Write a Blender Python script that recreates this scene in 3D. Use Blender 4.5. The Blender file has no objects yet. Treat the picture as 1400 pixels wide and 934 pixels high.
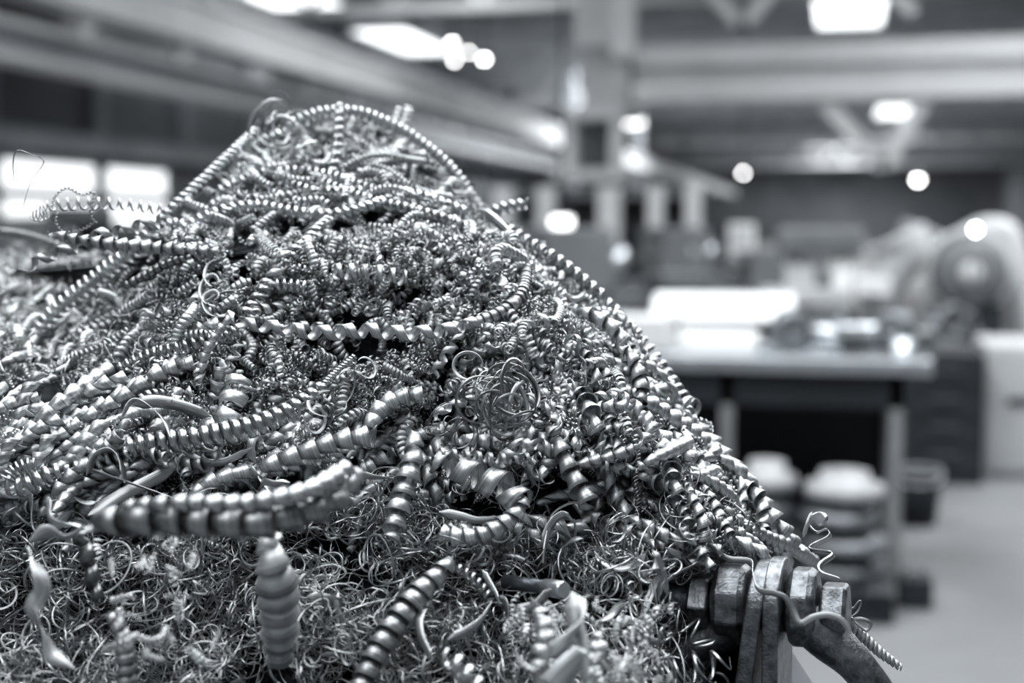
import bpy, math, random
import numpy as np
from mathutils import Matrix, Vector

random.seed(7)
rng = np.random.default_rng(7)
S = bpy.context.scene
C = S.collection
PI = math.pi

# ------------------------------------------------------------------ camera
F = 50.0 / 36.0 * 1400.0            # focal length in pixels of the 1400 x 934 frame
YAW, PITCH = math.radians(13.0), math.radians(-4.6)
CAM = np.array([0.0, 0.0, 1.4])
cam_d = bpy.data.cameras.new('camera')
cam = bpy.data.objects.new('camera', cam_d)
C.objects.link(cam)
cam.location = CAM
cam.rotation_euler = (PI / 2 + PITCH, 0, YAW)
cam_d.lens = 50
cam_d.sensor_width = 36
cam_d.clip_start = 0.05
cam_d.clip_end = 400
cam_d.dof.use_dof = True
cam_d.dof.focus_distance = 0.955
cam_d.dof.aperture_fstop = 3.6
S.camera = cam
RM = np.array(cam.rotation_euler.to_matrix())
RT, UP, FW = RM[:, 0], RM[:, 1], -RM[:, 2]

# ------------------------------------------------------------------ world, light, exposure
S.view_settings.view_transform = 'Standard'
S.view_settings.look = 'None'
S.view_settings.gamma = 1.0
S.view_settings.use_curve_mapping = False
S.view_settings.exposure = 0.0
S.cycles.max_bounces = 7
S.cycles.diffuse_bounces = 3
S.cycles.glossy_bounces = 5
S.cycles.caustics_reflective = False
S.cycles.caustics_refractive = False
S.cycles.sample_clamp_indirect = 6.0
S.cycles.use_denoising = True

W = bpy.data.worlds.new('world')
S.world = W
W.use_nodes = True
bg = W.node_tree.nodes['Background']
bg.inputs[0].default_value = (0.84, 0.93, 1.0, 1)
bg.inputs[1].default_value = 0.22


def area(name, loc, size_x, size_y, power, rot=(0, 0, 0), col=(0.965, 0.985, 1.0)):
    l = bpy.data.lights.new(name, 'AREA')
    l.shape = 'RECTANGLE'
    l.size, l.size_y = size_x, size_y
    l.energy = power
    l.color = col
    o = bpy.data.objects.new(name, l)
    C.objects.link(o)
    o.location = loc
    o.rotation_euler = rot
    return o


# skylight daylight under the roof, plus fill lamps added for brightness
area('skylight_and_fill', (-2.4, 4.2, 6.3), 2.6, 5.5, 450)
area('skylight_and_fill', (1.8, 3.2, 6.3), 2.4, 5.5, 390)
area('skylight_and_fill', (-1.5, -2.0, 6.3), 2.4, 4.0, 270)  # added fill behind the camera, brightens surfaces that face it
area('skylight_and_fill', (-8.0, 9.0, 6.3), 2.0, 9.0, 320)
area('skylight_and_fill', (1.6, 8.6, 6.3), 1.6, 3.0, 200)  # added fill over the bench, brightens its top and the crate
area('skylight_and_fill', (4.5, 13.0, 6.3), 2.0, 9.0, 900)
area('skylight_and_fill', (-6.2, 21.0, 6.3), 2.0, 8.0, 200)
area('skylight_and_fill', (3.0, 48.0, 6.3), 3.0, 20.0, 2300)
area('skylight_and_fill', (-6.0, 48.0, 6.3), 3.0, 20.0, 2300)
area('skylight_and_fill', (0.0, 90.0, 6.3), 4.0, 30.0, 3200)
area('skylight_and_fill', (0.0, 117.0, 6.3), 16.0, 6.0, 2600)  # added fill, lifts the dark far wall


# ------------------------------------------------------------------ helpers: points seen in the photo
def P(px, py, d):
    return CAM + d * (RT * ((px - 700) / F) + UP * ((467 - py) / F) + FW)


def ray(px, py):
    return RT * ((px - 700) / F) + UP * ((467 - py) / F) + FW


def onX(px, py, X):
    r = ray(px, py)
    return CAM + r * ((X - CAM[0]) / r[0])


def onY(px, py, Y):
    r = ray(px, py)
    return CAM + r * ((Y - CAM[1]) / r[1])


def onZ(px, py, Z):
    r = ray(px, py)
    return CAM + r * ((Z - CAM[2]) / r[2])


# ------------------------------------------------------------------ helpers: objects
def tag(o, label=None, cat=None, group=None, kind=None):
    if label: o['label'] = label
    if cat: o['category'] = cat
    if group: o['group'] = group
    if kind: o['kind'] = kind
    return o


def thing(name, label, cat, loc=(0, 0, 0), rz=0.0, group=None, kind=None):
    o = bpy.data.objects.new(name, None)
    o.empty_display_size = 0.05
    C.objects.link(o)
    o.location = loc
    o.rotation_euler = (0, 0, rz)
    return tag(o, label, cat, group, kind)


def link(name, me, mat, parent=None):
    o = bpy.data.objects.new(name, me)
    if mat is not None and len(me.materials) == 0:
        me.materials.append(mat)
    C.objects.link(o)
    if parent is not None:
        o.parent = parent
    return o


def dup(o, parent=None):
    c = o.copy()
    C.objects.link(c)
    if parent is not None:
        c.parent = parent
    for ch in [x for x in list(S.objects) if x.parent == o]:
        dup(ch, c)
    return c


class MB:
    """collects solid pieces of ONE part"""
    def __init__(s):
        s.v, s.f, s.sm = [], [], []

    def add(s, v, f, smooth=False):
        b = len(s.v)
        s.v += [tuple(map(float, p)) for p in v]
        s.f += [tuple(i + b for i in q) for q in f]
        s.sm += [smooth] * len(f)
        return s

    def box(s, c, size, rz=0.0, rx=0.0, ry=0.0):
        hx, hy, hz = size[0] / 2, size[1] / 2, size[2] / 2
        pts = [Vector((x, y, z)) for x in (-hx, hx) for y in (-hy, hy) for z in (-hz, hz)]
        m = Matrix.Rotation(rz, 3, 'Z') @ Matrix.Rotation(ry, 3, 'Y') @ Matrix.Rotation(rx, 3, 'X')
        pts = [m @ p + Vector(c) for p in pts]
        return s.add(pts, [(0, 1, 3, 2), (4, 6, 7, 5), (0, 4, 5, 1), (2, 3, 7, 6), (0, 2, 6, 4), (1, 5, 7, 3)])

    def bar(s, a, b, w, h=None):
        """a square bar from a to b"""
        h = h or w
        a, b = Vector(a), Vector(b)
        t = (b - a).normalized()
        u = t.cross(Vector((0, 0, 1)))
        if u.length < 1e-3: u = Vector((1, 0, 0))
        u.normalize()
        n = u.cross(t)
        pts = []
        for p in (a, b):
            for i, j in ((-1, -1), (1, -1), (1, 1), (-1, 1)):
                pts.append(p + u * i * w / 2 + n * j * h / 2)
        return s.add(pts, [(3, 2, 1, 0), (4, 5, 6, 7), (0, 1, 5, 4), (1, 2, 6, 5), (2, 3, 7, 6), (3, 0, 4, 7)])

    def lathe(s, prof, c=(0, 0, 0), axis=(0, 0, 1), n=24, smooth=True, ref=None, phase=0.0, closed=False):
        """prof: (radius, height along axis)"""
        a = Vector(axis).normalized()
        u = Vector(ref) if ref else (Vector((1, 0, 0)) if abs(a.x) < 0.9 else Vector((0, 1, 0)))
        u = (u - a * u.dot(a)).normalized()
        w = a.cross(u)
        pts, fs = [], []
        for r, h in prof:
            for k in range(n):
                t = 2 * PI * k / n + phase
                pts.append(Vector(c) + a * h + (u * math.cos(t) + w * math.sin(t)) * r)
        m = len(prof)
        for i in range(m if closed else m - 1):
            for k in range(n):
                k2 = (k + 1) % n
                j = (i + 1) % m
                fs.append((i * n + k, i * n + k2, j * n + k2, j * n + k))
        s.add(pts, fs, smooth)
        if not closed:
            b = len(s.v) - len(pts)
            s.f.append(tuple(b + k for k in reversed(range(n)))); s.sm.append(False)
            s.f.append(tuple(b + (m - 1) * n + k for k in range(n))); s.sm.append(False)
        return s

    def cyl(s, a, b, r, r2=None, n=20):
        a, b = Vector(a), Vector(b)
        return s.lathe([(r, 0), (r2 if r2 is not None else r, (b - a).length)], a, b - a, n)

    def tube(s, pts, rs, n=16):
        pts = np.array(pts, float)
        T, N, B = frames(pts)
        if np.isscalar(rs): rs = [rs] * len(pts)
        V, fs = [], []
        for i in range(len(pts)):
            for k in range(n):
                t = 2 * PI * k / n
                V.append(pts[i] + rs[i] * (math.cos(t) * N[i] + math.sin(t) * B[i]))
        for i in range(len(pts) - 1):
            for k in range(n):
                k2 = (k + 1) % n
                fs.append((i * n + k, i * n + k2, (i + 1) * n + k2, (i + 1) * n + k))
        s.add(V, fs, True)
        b = len(s.v) - len(V)
        s.f.append(tuple(b + k for k in reversed(range(n)))); s.sm.append(False)
        s.f.append(tuple(b + (len(pts) - 1) * n + k for k in range(n))); s.sm.append(False)
        return s

    def build(s, name, mat, parent=None, bevel=0.0, seg=2):
        me = bpy.data.meshes.new(name)
        me.from_pydata(s.v, [], s.f)
        me.polygons.foreach_set('use_smooth', s.sm)
        me.update()
        o = link(name, me, mat, parent)
        if bevel:
            md = o.modifiers.new('bevel', 'BEVEL')
            md.width = bevel
            md.segments = seg
            md.limit_method = 'ANGLE'
            md.angle_limit = math.radians(35)
        return o


# ------------------------------------------------------------------ helpers: ribbons of metal
def catmull(pts, n=200):
    p = np.array(pts, float)
    if len(p) == 2:
        p = np.vstack([p[0], (p[0] + p[1]) / 2, p[1]])
    q = np.vstack([2 * p[0] - p[1], p, 2 * p[-1] - p[-2]])
    k = len(p) - 1
    t = np.linspace(0, k - 1e-9, n)
    i = t.astype(int)
    u = (t - i)[:, None]
    a, b, c, d = q[i], q[i + 1], q[i + 2], q[i + 3]
    return 0.5 * ((2 * b) + (-a + c) * u + (2 * a - 5 * b + 4 * c - d) * u ** 2 + (-a + 3 * b - 3 * c + d) * u ** 3)


def even(pts, n):
    """n points evenly spaced along a polyline; also its length"""
    seg = np.linalg.norm(np.diff(pts, axis=0), axis=1)
    s = np.concatenate([[0], np.cumsum(seg)])
    t = np.linspace(0, s[-1], n)
    return np.stack([np.interp(t, s, pts[:, k]) for k in range(3)], 1), s[-1]


def unit(v):
    return v / np.maximum(np.linalg.norm(v, axis=-1, keepdims=True), 1e-12)


def frames(pts):
    T = unit(np.gradient(pts, axis=0))
    N = np.zeros_like(T)
    a = np.array([0, 0, 1.0]) if abs(T[0, 2]) < 0.9 else np.array([1.0, 0, 0])
    N[0] = unit(a - T[0] * (a @ T[0]))
    for i in range(1, len(T)):
        v = N[i - 1] - T[i] * (N[i - 1] @ T[i])
        N[i] = v / max(np.linalg.norm(v), 1e-12)
    return T, N, np.cross(T, N)


def shell(Pt, th):
    """solid ribbon from its outer face Pt (n, m, 3): verts, quads, uv per corner, sharp flags"""
    n, m = Pt.shape[:2]
    du = np.gradient(Pt, axis=0)
    dv = np.gradient(Pt, axis=1)
    N = unit(np.cross(du, dv))
    V = np.concatenate([Pt, (Pt - N * th)[:, ::-1]], 1)      # n x 2m
    k = 2 * m
    i = np.arange(n - 1)[:, None]
    j = np.arange(k)[None]
    j2 = (j + 1) % k
    Q = np.stack([i * k + j, (i + 1) * k + j, (i + 1) * k + j2, i * k + j2], -1)
    seg = np.linalg.norm(np.diff(Pt[:, m // 2], axis=0), axis=1)
    u = np.concatenate([[0], np.cumsum(seg)])
    vv = np.concatenate([np.linspace(0, 1, m), np.linspace(1, 0, m)])
    uu0 = np.broadcast_to(u[:-1, None], (n - 1, k)); uu1 = np.broadcast_to(u[1:, None], (n - 1, k))
    v0 = np.broadcast_to(vv[None], (n - 1, k)); v1 = np.broadcast_to(np.roll(vv, -1)[None], (n - 1, k))
    UV = np.stack([np.stack([uu0, v0], -1), np.stack([uu1, v0], -1), np.stack([uu1, v1], -1), np.stack([uu0, v1], -1)], 2)
    flat = np.zeros((n - 1, k), bool)
    flat[:, m - 1] = True
    flat[:, k - 1] = True
    return V.reshape(-1, 3), Q.reshape(-1, 4), UV.reshape(-1, 4, 2), flat.ravel()


def helix(path, r, pitch, w, rin=1.0, bulge=0.0, th=0.0003, steps=14, m=3, jit=0.05, phase=None, hand=1, seed=0, ends=True, hinge=0.0, face=None):
    """a chip: ribbon wound round a path.  w = ribbon's width along the axis, rin = inner over outer edge radius"""
    g = np.random.default_rng(seed)
    path = np.array(path, float)
    L = np.linalg.norm(np.diff(path, axis=0), axis=1).sum()
    turns = max(L / pitch, 0.6)
    n = int(turns * steps) + 2
    c, L = even(path, n)
    T, N, B = frames(c)
    f = np.linspace(0, 1, n)
    rr = np.interp(f, np.linspace(0, 1, len(r)), r) if not np.isscalar(r) else np.full(n, r)
    k = int(turns) + 3
    wob = np.interp(f * turns, np.arange(k), g.normal(0, jit, k))
    rr = rr * (1 + wob)
    ph = g.uniform(0, 2 * PI) if phase is None else phase
    ang = hand * (2 * PI * turns * f + ph + 1.2 * np.interp(f * turns, np.arange(k), g.normal(0, jit * 4, k)))
    rad = np.cos(ang)[:, None] * N + np.sin(ang)[:, None] * B
    ww = np.full(n, w) * (rr / np.max(rr)) ** 0.5
    if ends:
        e = np.minimum(1, np.minimum(f, 1 - f) * turns / 0.7 + 0.15)
        ww = ww * e
    v = np.linspace(0, 1, m)
    R = rr[:, None] * (rin + (1 - rin) * v[None] + bulge * 4 * v * (1 - v))
    A = (v[None] - 0.5) * ww[:, None]
    if hinge:
        # turns lie square to the path on one side and step along it on the other, like cups hinged on a seam
        fd = np.array(face if face is not None else (0.0, 0.0, 1.0))
        th0 = np.arctan2(B @ fd, N @ fd)
        A = A - (hand * hinge * (L / turns) * np.sin(ang - th0) / (2 * PI))[:, None]
    Pt = c[:, None] + T[:, None] * A[..., None] + rad[:, None] * R[..., None]
    if hand < 0:
        Pt = Pt[:, ::-1]
    return shell(Pt, th)


def strip(path, w, twist=0.0, th=0.0003, tw0=0.0, cup=0.0, m=3, n=None, taper=True, wav=0.0, seed=0):
    """a flat ribbon along a path, turning about it"""
    g = np.random.default_rng(seed)
    path = np.array(path, float)
    c, L = even(path, n or max(12, len(path)))
    n = len(c)
    T, N, B = frames(c)
    f = np.linspace(0, 1, n)
    a = tw0 + twist * f + wav * np.interp(f * 6, np.arange(8), g.normal(0, 1, 8))
    X = np.cos(a)[:, None] * N + np.sin(a)[:, None] * B
    Y = -np.sin(a)[:, None] * N + np.cos(a)[:, None] * B
    ww = np.full(n, w)
    if taper:
        ww = ww * np.minimum(1, 0.12 + 6 * np.minimum(f, 1 - f))
    v = np.linspace(-0.5, 0.5, m)
    Pt = c[:, None] + X[:, None] * (v[None] * ww[:, None])[..., None] + Y[:, None] * (cup * w * (0.25 - v ** 2) * 4)[None, :, None]
    return shell(Pt, th)


def merge(parts):
    V, Q, U, Fl, b = [], [], [], [], 0
    for v, q, u, f in parts:
        V.append(v); Q.append(q + b); U.append(u); Fl.append(f)
        b += len(v)
    return np.concatenate(V), np.concatenate(Q), np.concatenate(U), np.concatenate(Fl)


def mesh(name, data, mat):
    V, Q, U, Fl = data
    me = bpy.data.meshes.new(name)
    me.vertices.add(len(V))
    me.vertices.foreach_set('co', np.ascontiguousarray(V, np.float32).ravel())
    me.loops.add(len(Q) * 4)
    me.loops.foreach_set('vertex_index', np.ascontiguousarray(Q, np.int32).ravel())
    me.polygons.add(len(Q))
    me.polygons.foreach_set('loop_start', np.arange(0, len(Q) * 4, 4, dtype=np.int32))
    uv = me.uv_layers.new(name='UVMap')
    me.update(calc_edges=True)
    uv.data.foreach_set('uv', np.ascontiguousarray(U, np.float32).ravel())
    me.polygons.foreach_set('use_smooth', ~Fl)
    me.materials.append(mat)
    me.update()
    return me


def bulk(templates, mats):
    """many small pieces as one body; mats: list of (template index, 4x4)"""
    V, Q, U, Fl, b = [], [], [], [], 0
    for k, M in mats:
        v, q, u, f = templates[k]
        V.append(v @ M[:3, :3].T + M[:3, 3]); Q.append(q + b); U.append(u); Fl.append(f)
        b += len(v)
    return np.concatenate(V), np.concatenate(Q), np.concatenate(U), np.concatenate(Fl)


# ------------------------------------------------------------------ materials
def new_mat(name):
    m = bpy.data.materials.new(name)
    m.use_nodes = True
    nt = m.node_tree
    return m, nt, nt.nodes['Principled BSDF']


def nd(nt, kind, **kw):
    n = nt.nodes.new(kind)
    for k, v in kw.items():
        setattr(n, k, v)
    return n


def plain(name, col, rough=0.6, metal=0.0, scale=6.0, var=0.18, bump=0.0, bscale=60.0):
    """a surface with mottled wear"""
    m, nt, b = new_mat(name)
    tc = nd(nt, 'ShaderNodeTexCoord')
    nz = nd(nt, 'ShaderNodeTexNoise')
    nz.inputs['Scale'].default_value = scale
    nz.inputs['Detail'].default_value = 5
    nt.links.new(tc.outputs['Object'], nz.inputs['Vector'])
    rp = nd(nt, 'ShaderNodeValToRGB')
    rp.color_ramp.elements[0].position = 0.3
    rp.color_ramp.elements[1].position = 0.7
    lo = [max(0, c * (1 - var)) for c in col]; hi = [min(1, c * (1 + var)) for c in col]
    rp.color_ramp.elements[0].color = (*lo, 1)
    rp.color_ramp.elements[1].color = (*hi, 1)
    nt.links.new(nz.outputs['Fac'], rp.inputs['Fac'])
    nt.links.new(rp.outputs['Color'], b.inputs['Base Color'])
    b.inputs['Roughness'].default_value = rough
    b.inputs['Metallic'].default_value = metal
    if bump:
        n2 = nd(nt, 'ShaderNodeTexNoise')
        n2.inputs['Scale'].default_value = bscale
        n2.inputs['Detail'].default_value = 6
        nt.links.new(tc.outputs['Object'], n2.inputs['Vector'])
        bp = nd(nt, 'ShaderNodeBump')
        bp.inputs['Strength'].default_value = bump
        bp.inputs['Distance'].default_value = 0.002
        nt.links.new(n2.outputs['Fac'], bp.inputs['Height'])
        nt.links.new(bp.outputs['Normal'], b.inputs['Normal'])
    return m


def chip_metal(name, lo, hi, r0=0.2, r1=0.4, island=False, streak=0.25, vs=26.0):
    """turned steel: fine lathe lines along the ribbon, its tone different from chip to chip"""
    m, nt, b = new_mat(name)
    tint = (0.95, 0.98, 1.0)
    if island:
        g = nd(nt, 'ShaderNodeNewGeometry'); src = g.outputs['Random Per Island']
    else:
        g = nd(nt, 'ShaderNodeObjectInfo'); src = g.outputs['Random']
    rp = nd(nt, 'ShaderNodeValToRGB')
    rp.color_ramp.elements[0].color = (*[c * lo for c in tint], 1)
    rp.color_ramp.elements[1].color = (*[c * hi for c in tint], 1)
    nt.links.new(src, rp.inputs['Fac'])
    uv = nd(nt, 'ShaderNodeUVMap')
    mp = nd(nt, 'ShaderNodeMapping')
    mp.inputs['Scale'].default_value = (12.0, vs, 1)
    nt.links.new(uv.outputs['UV'], mp.inputs['Vector'])
    nz = nd(nt, 'ShaderNodeTexNoise')
    nz.inputs['Scale'].default_value = 1.0
    nz.inputs['Detail'].default_value = 3
    nt.links.new(mp.outputs['Vector'], nz.inputs['Vector'])
    mx = nd(nt, 'ShaderNodeMix', data_type='RGBA', blend_type='MULTIPLY')
    mx.inputs[0].default_value = 0.75
    r2 = nd(nt, 'ShaderNodeValToRGB')
    r2.color_ramp.elements[0].position = 0.35
    r2.color_ramp.elements[0].color = (0.38, 0.38, 0.38, 1)
    r2.color_ramp.elements[1].position = 0.6
    nt.links.new(nz.outputs['Fac'], r2.inputs['Fac'])
    nt.links.new(rp.outputs['Color'], mx.inputs[6])
    nt.links.new(r2.outputs['Color'], mx.inputs[7])
    nt.links.new(mx.outputs[2], b.inputs['Base Color'])
    mr = nd(nt, 'ShaderNodeMapRange')
    mr.inputs['To Min'].default_value = r0
    mr.inputs['To Max'].default_value = r1
    nt.links.new(nz.outputs['Fac'], mr.inputs['Value'])
    nt.links.new(mr.outputs['Result'], b.inputs['Roughness'])
    bp = nd(nt, 'ShaderNodeBump')
    bp.inputs['Strength'].default_value = streak
    bp.inputs['Distance'].default_value = 0.0004
    nt.links.new(nz.outputs['Fac'], bp.inputs['Height'])
    nt.links.new(bp.outputs['Normal'], b.inputs['Normal'])
    b.inputs['Metallic'].default_value = 1.0
    return m


def glow(name, strength, col=(1, 1, 1)):
    m, nt, b = new_mat(name)
    b.inputs['Base Color'].default_value = (0.8, 0.8, 0.8, 1)
    b.inputs['Emission Color'].default_value = (*col, 1)
    b.inputs['Emission Strength'].default_value = strength
    return m


M = {}
M['chip'] = chip_metal('turned steel', 0.55, 0.92, 0.34, 0.58, vs=11.0, streak=0.7)
M['chip_mid'] = chip_metal('grey turned steel', 0.34, 0.52, 0.34, 0.55, vs=11.0, streak=0.5)
M['chip_coil'] = chip_metal('bright coil steel', 0.6, 0.95, 0.2, 0.36)
M['chip_pale'] = chip_metal('pale matt steel', 0.82, 0.95, 0.5, 0.7, vs=8.0, streak=0.4)
M['chip_dark'] = chip_metal('blued turned steel', 0.25, 0.55)
M['chip_small'] = chip_metal('small turned steel', 0.32, 0.85, island=True, streak=0.1, vs=6.0)
M['wire'] = chip_metal('steel swarf', 0.32, 0.85, island=True, streak=0.0, vs=2.0, r0=0.25, r1=0.4)
M['core'] = plain('swarf darkened as gap shade', (0.035, 0.042, 0.05), 0.5, 0.6, 180, 0.5, 0.9, 260)  # near-black base colour stands in for the shade between the chips
M['forged'] = plain('forged worn steel', (0.20, 0.212, 0.225), 0.36, 0.92, 150, 0.6, 0.28, 600)
M['forged_dark'] = plain('dark oiled steel', (0.10, 0.112, 0.125), 0.4, 0.8, 60, 0.3, 0.3, 260)
M['bin'] = plain('painted bin steel', (0.11, 0.12, 0.135), 0.5, 0.2, 8, 0.25)
M['floor'] = plain('worn concrete', (0.15, 0.156, 0.163), 0.75, 0, 0.7, 0.4, 0.2, 20)
M['wall'] = plain('dusty plaster', (0.15, 0.158, 0.168), 0.9, 0, 0.5, 0.25)
M['wall_end'] = plain('sooty plaster', (0.15, 0.158, 0.168), 0.9, 0, 0.3, 0.3)
M['ceiling'] = plain('grey roof boards', (0.78, 0.795, 0.81), 0.9, 0, 0.3, 0.2)
M['purlin'] = plain('grey steel purlins', (0.66, 0.675, 0.69), 0.7, 0, 1, 0.2)
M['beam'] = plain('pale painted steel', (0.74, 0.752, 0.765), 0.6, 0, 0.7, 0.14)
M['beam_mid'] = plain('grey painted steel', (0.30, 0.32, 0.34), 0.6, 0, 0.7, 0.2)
M['beam_dark'] = plain('dark painted steel', (0.085, 0.095, 0.105), 0.6, 0, 1, 0.2)
M['white'] = plain('white lacquer', (0.86, 0.88, 0.89), 0.45, 0, 2, 0.03)
M['pale'] = plain('pale grey paint', (0.58, 0.595, 0.61), 0.5, 0, 3, 0.1)
M['mid'] = plain('machine grey paint', (0.15, 0.16, 0.17), 0.5, 0, 3, 0.2)
M['dark'] = plain('black machine paint', (0.014, 0.018, 0.023), 0.75, 0, 3, 0.3)
M['castiron'] = plain('cast iron', (0.2, 0.215, 0.23), 0.45, 0.6, 14, 0.3, 0.3, 60)
M['steel'] = plain('bare steel', (0.60, 0.63, 0.66), 0.32, 0.9, 9, 0.15)
M['disc'] = plain('grey machined iron', (0.40, 0.412, 0.425), 0.6, 0.2, 14, 0.2)
M['leg'] = plain('grey leg paint', (0.26, 0.27, 0.28), 0.5, 0, 3, 0.2)
M['locker'] = plain('locker grey paint', (0.5, 0.515, 0.53), 0.5, 0, 3, 0.1)
M['window'] = glow('daylit window glass', 1.5, (0.95, 0.98, 1.0))
M['skylight'] = glow('daylit skylight glass', 3.0, (0.95, 0.98, 1.0))
M['bulb'] = glow('burning lamp', 26.0)
M['bulb_soft'] = glow('burning lamp behind frosted glass', 5.0)
#@@SETTING
# ------------------------------------------------------------------ the hall
XL, XR, YE, ZC = -13.0, 13.0, 128.0, 6.6


def struct(name, mb, mat, parent=None, **kw):
    o = mb.build(name, mat, parent, **kw)
    if parent is None: o['kind'] = 'structure'
    return o


struct('floor', MB().box((0, 61, -0.1), (30, 136, 0.2)), M['floor'])
wl = struct('wall_left', MB().box((XL - 0.15, 61, 3.3), (0.3, 136, 6.6)), M['wall'])
struct('wall_right', MB().box((XR + 0.15, 61, 3.3), (0.3, 136, 6.6)), M['wall'])
wf = struct('wall_far', MB().box((0, YE + 0.15, 3.3), (26, 0.3, 6.6)), M['wall_end'])
ce = struct('ceiling', MB().box((0, 61, ZC + 0.1), (30, 136, 0.2)), M['ceiling'])
mb = MB()
for k in range(56):
    mb.box((0, 9 + k * 2.1, ZC - 0.12), (26, 0.16, 0.24))
struct('trim_1', mb, M['purlin']); bpy.data.objects['trim_1']['kind'] = 'structure'
# pilasters on the left wall and the sill band above its windows
mb = MB()
for k in range(16):
    y = onX(126, 190, XL)[1] + (k - 2) * 3.4
    mb.box((XL + 0.1, y, 2.9 + 1.75), (0.2, 0.42, 3.5))
struct('trim_2', mb, M['beam_mid'])
zb0, zb1 = onX(120, 213, XL)[2], onX(120, 186, XL)[2]
struct('trim_3', MB().box((XL + 0.14, 40, (zb0 + zb1) / 2), (0.3, 90, zb1 - zb0)), M['beam_mid'])
# windows: a high row and a low row of lit panes
ztop, zmid = onX(130, 226, XL)[2], onX(130, 263, XL)[2]
ymid = [onX(px, 250, XL)[1] for px in (-150, -2, 126, 142, 224)]
wy = [(ymid[0], ymid[1] - 0.25), (ymid[1], ymid[2]), (ymid[3], ymid[4])]
for n, (y0, y1) in enumerate(wy, 1):
    w = thing('window_%d' % n, None, None, (XL, (y0 + y1) / 2, zmid), kind='structure')
    wd = y1 - y0
    hh = ztop - zmid
    MB().box((0.02, 0, hh / 2), (0.03, wd, hh)).build('pane', M['window'], w)
    MB().box((0.02, 0, -hh * 0.72), (0.03, wd, hh * 0.9)).build('pane', M['window'], w)
    f = MB()
    for z in (hh + 0.04, -0.1, -hh * 1.2 - 0.06): f.box((0.03, 0, z), (0.08, wd + 0.16, 0.14))
    for y in (-wd / 2 - 0.05, wd / 2 + 0.05): f.box((0.03, y, -0.1), (0.08, 0.1, 2.3 * hh + 0.2))
    f.build('window_frame', M['beam_mid'], w)
# door in the far wall
d = thing('door_1', None, None, (8.5, YE, 0), kind='structure')
MB().box((0, -0.05, 2.2), (5.0, 0.1, 4.4)).build('door_leaf', M['beam_dark'], d)
MB().box((-1.6, -0.12, 1.2), (0.1, 0.1, 0.4)).build('door_handle', M['beam_mid'], d)

# skylights in the roof (their frames are the bars round the panes)
sk = [((-11.6, 27.5), 1.7, 8.0), ((-11.3, 36.5), 1.5, 5.0), (tuple(onZ(1162, -6, ZC)[:2]), 1.5, 5.5), (tuple(onZ(1232, 142, ZC)[:2]), 2.0, 6.0)]
for n, ((x, y), sx, sy) in enumerate(sk, 4):
    w = thing('window_%d' % n, None, None, (x, y, ZC), kind='structure')
    MB().box((0, 0, -0.27), (sx, sy, 0.03)).build('pane', M['skylight'], w)
    f = MB()
    for q in (-1, 1):
        f.box((q * (sx / 2 + 0.05), 0, -0.2), (0.1, sy + 0.2, 0.3))
        f.box((0, q * (sy / 2 + 0.05), -0.2), (sx + 0.2, 0.1, 0.3))
    f.build('window_frame', M['beam'], w)

# the long crane runway beam (I section) on the left, and the lower beam by the wall
XB = -8.0
z1, z0 = onX(430, 62, XB)[2], onX(430, 104, XB)[2]


def ibeam(mb, x, y0, y1, za, zb, fl, tw=0.05):
    mb.box((x, (y0 + y1) / 2, (za + zb) / 2), (tw, y1 - y0, zb - za))
    for z in (za, zb):
        mb.box((x, (y0 + y1) / 2, z), (fl, y1 - y0, 0.09))
    return mb


o = thing('trim_4', None, None, (0, 0, 0), kind='structure')
ibeam(MB(), XB, 8, 110, z0, z1, 0.36, 0.28).build('runway_beam', M['beam'], o)
mb = MB()
for y in (43, 58, 75):
    mb.box((XB - 0.1, y, ZC / 2 - 0.2), (0.34, 0.42, ZC - 0.4))
    mb.bar((XB - 0.1, y, z0 - 1.3), (XB - 0.1, y - 1.6, z0 - 0.1), 0.14)
mb.build('runway_column', M['beam_mid'], o)
XA = -11.6
a1, a0 = onX(100, 58, XA)[2], onX(100, 100, XA)[2]
o = thing('trim_5', None, None, (0, 0, 0), kind='structure')
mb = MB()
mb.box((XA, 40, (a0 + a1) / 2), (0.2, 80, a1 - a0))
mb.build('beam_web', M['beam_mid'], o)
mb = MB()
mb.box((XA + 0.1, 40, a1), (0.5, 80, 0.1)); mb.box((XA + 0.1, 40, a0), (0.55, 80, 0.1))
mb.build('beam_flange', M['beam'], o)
mb = MB()
for px, yy in ((-60, 20), (95, 35), (232, 62), (345, 100)):
    q = onX(px, yy, XA)
    mb.box((XA + 0.15, q[1], a1 + 0.62), (0.28, 0.34, 1.3))
    mb.bar((XA + 0.15, q[1] + 0.2, a1 + 0.2), (XA + 0.15, q[1] + 1.5, a1 + 1.2), 0.16)
mb.build('hanger', M['beam'], o)
mb = MB()
mb.box((XA + 0.1, 40, a1 + 1.28), (0.4, 80, 0.3))
mb.build('upper_beam', M['beam_mid'], o)
q0, q1 = onX(150, 45, XA + 0.3), onX(222, 50, XA + 0.3)
MB().box((XA + 0.3, (q0[1] + q1[1]) / 2, a1 + 0.42), (0.5, q1[1] - q0[1], 0.36)).build('duct_box', M['pale'], o)
# lean girders of the roof trusses
o = thing('trim_6', None, None, (0, 0, 0), kind='structure')
for y in (24.5, 44, 66, 90):
    mb = MB()
    mb.box((0, y, ZC - 1.35), (25.6, 0.18, 0.16)); mb.box((0, y, ZC - 0.3), (25.6, 0.18, 0.16))
    for k in range(16):
        x = -12.6 + k * 1.6
        mb.bar((x, y, ZC - 1.35), (x + 0.8, y, ZC - 0.3), 0.1); mb.bar((x + 0.8, y, ZC - 0.3), (x + 1.6, y, ZC - 1.35), 0.1)
    mb.build('roof_truss', M['beam'], o)

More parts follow.
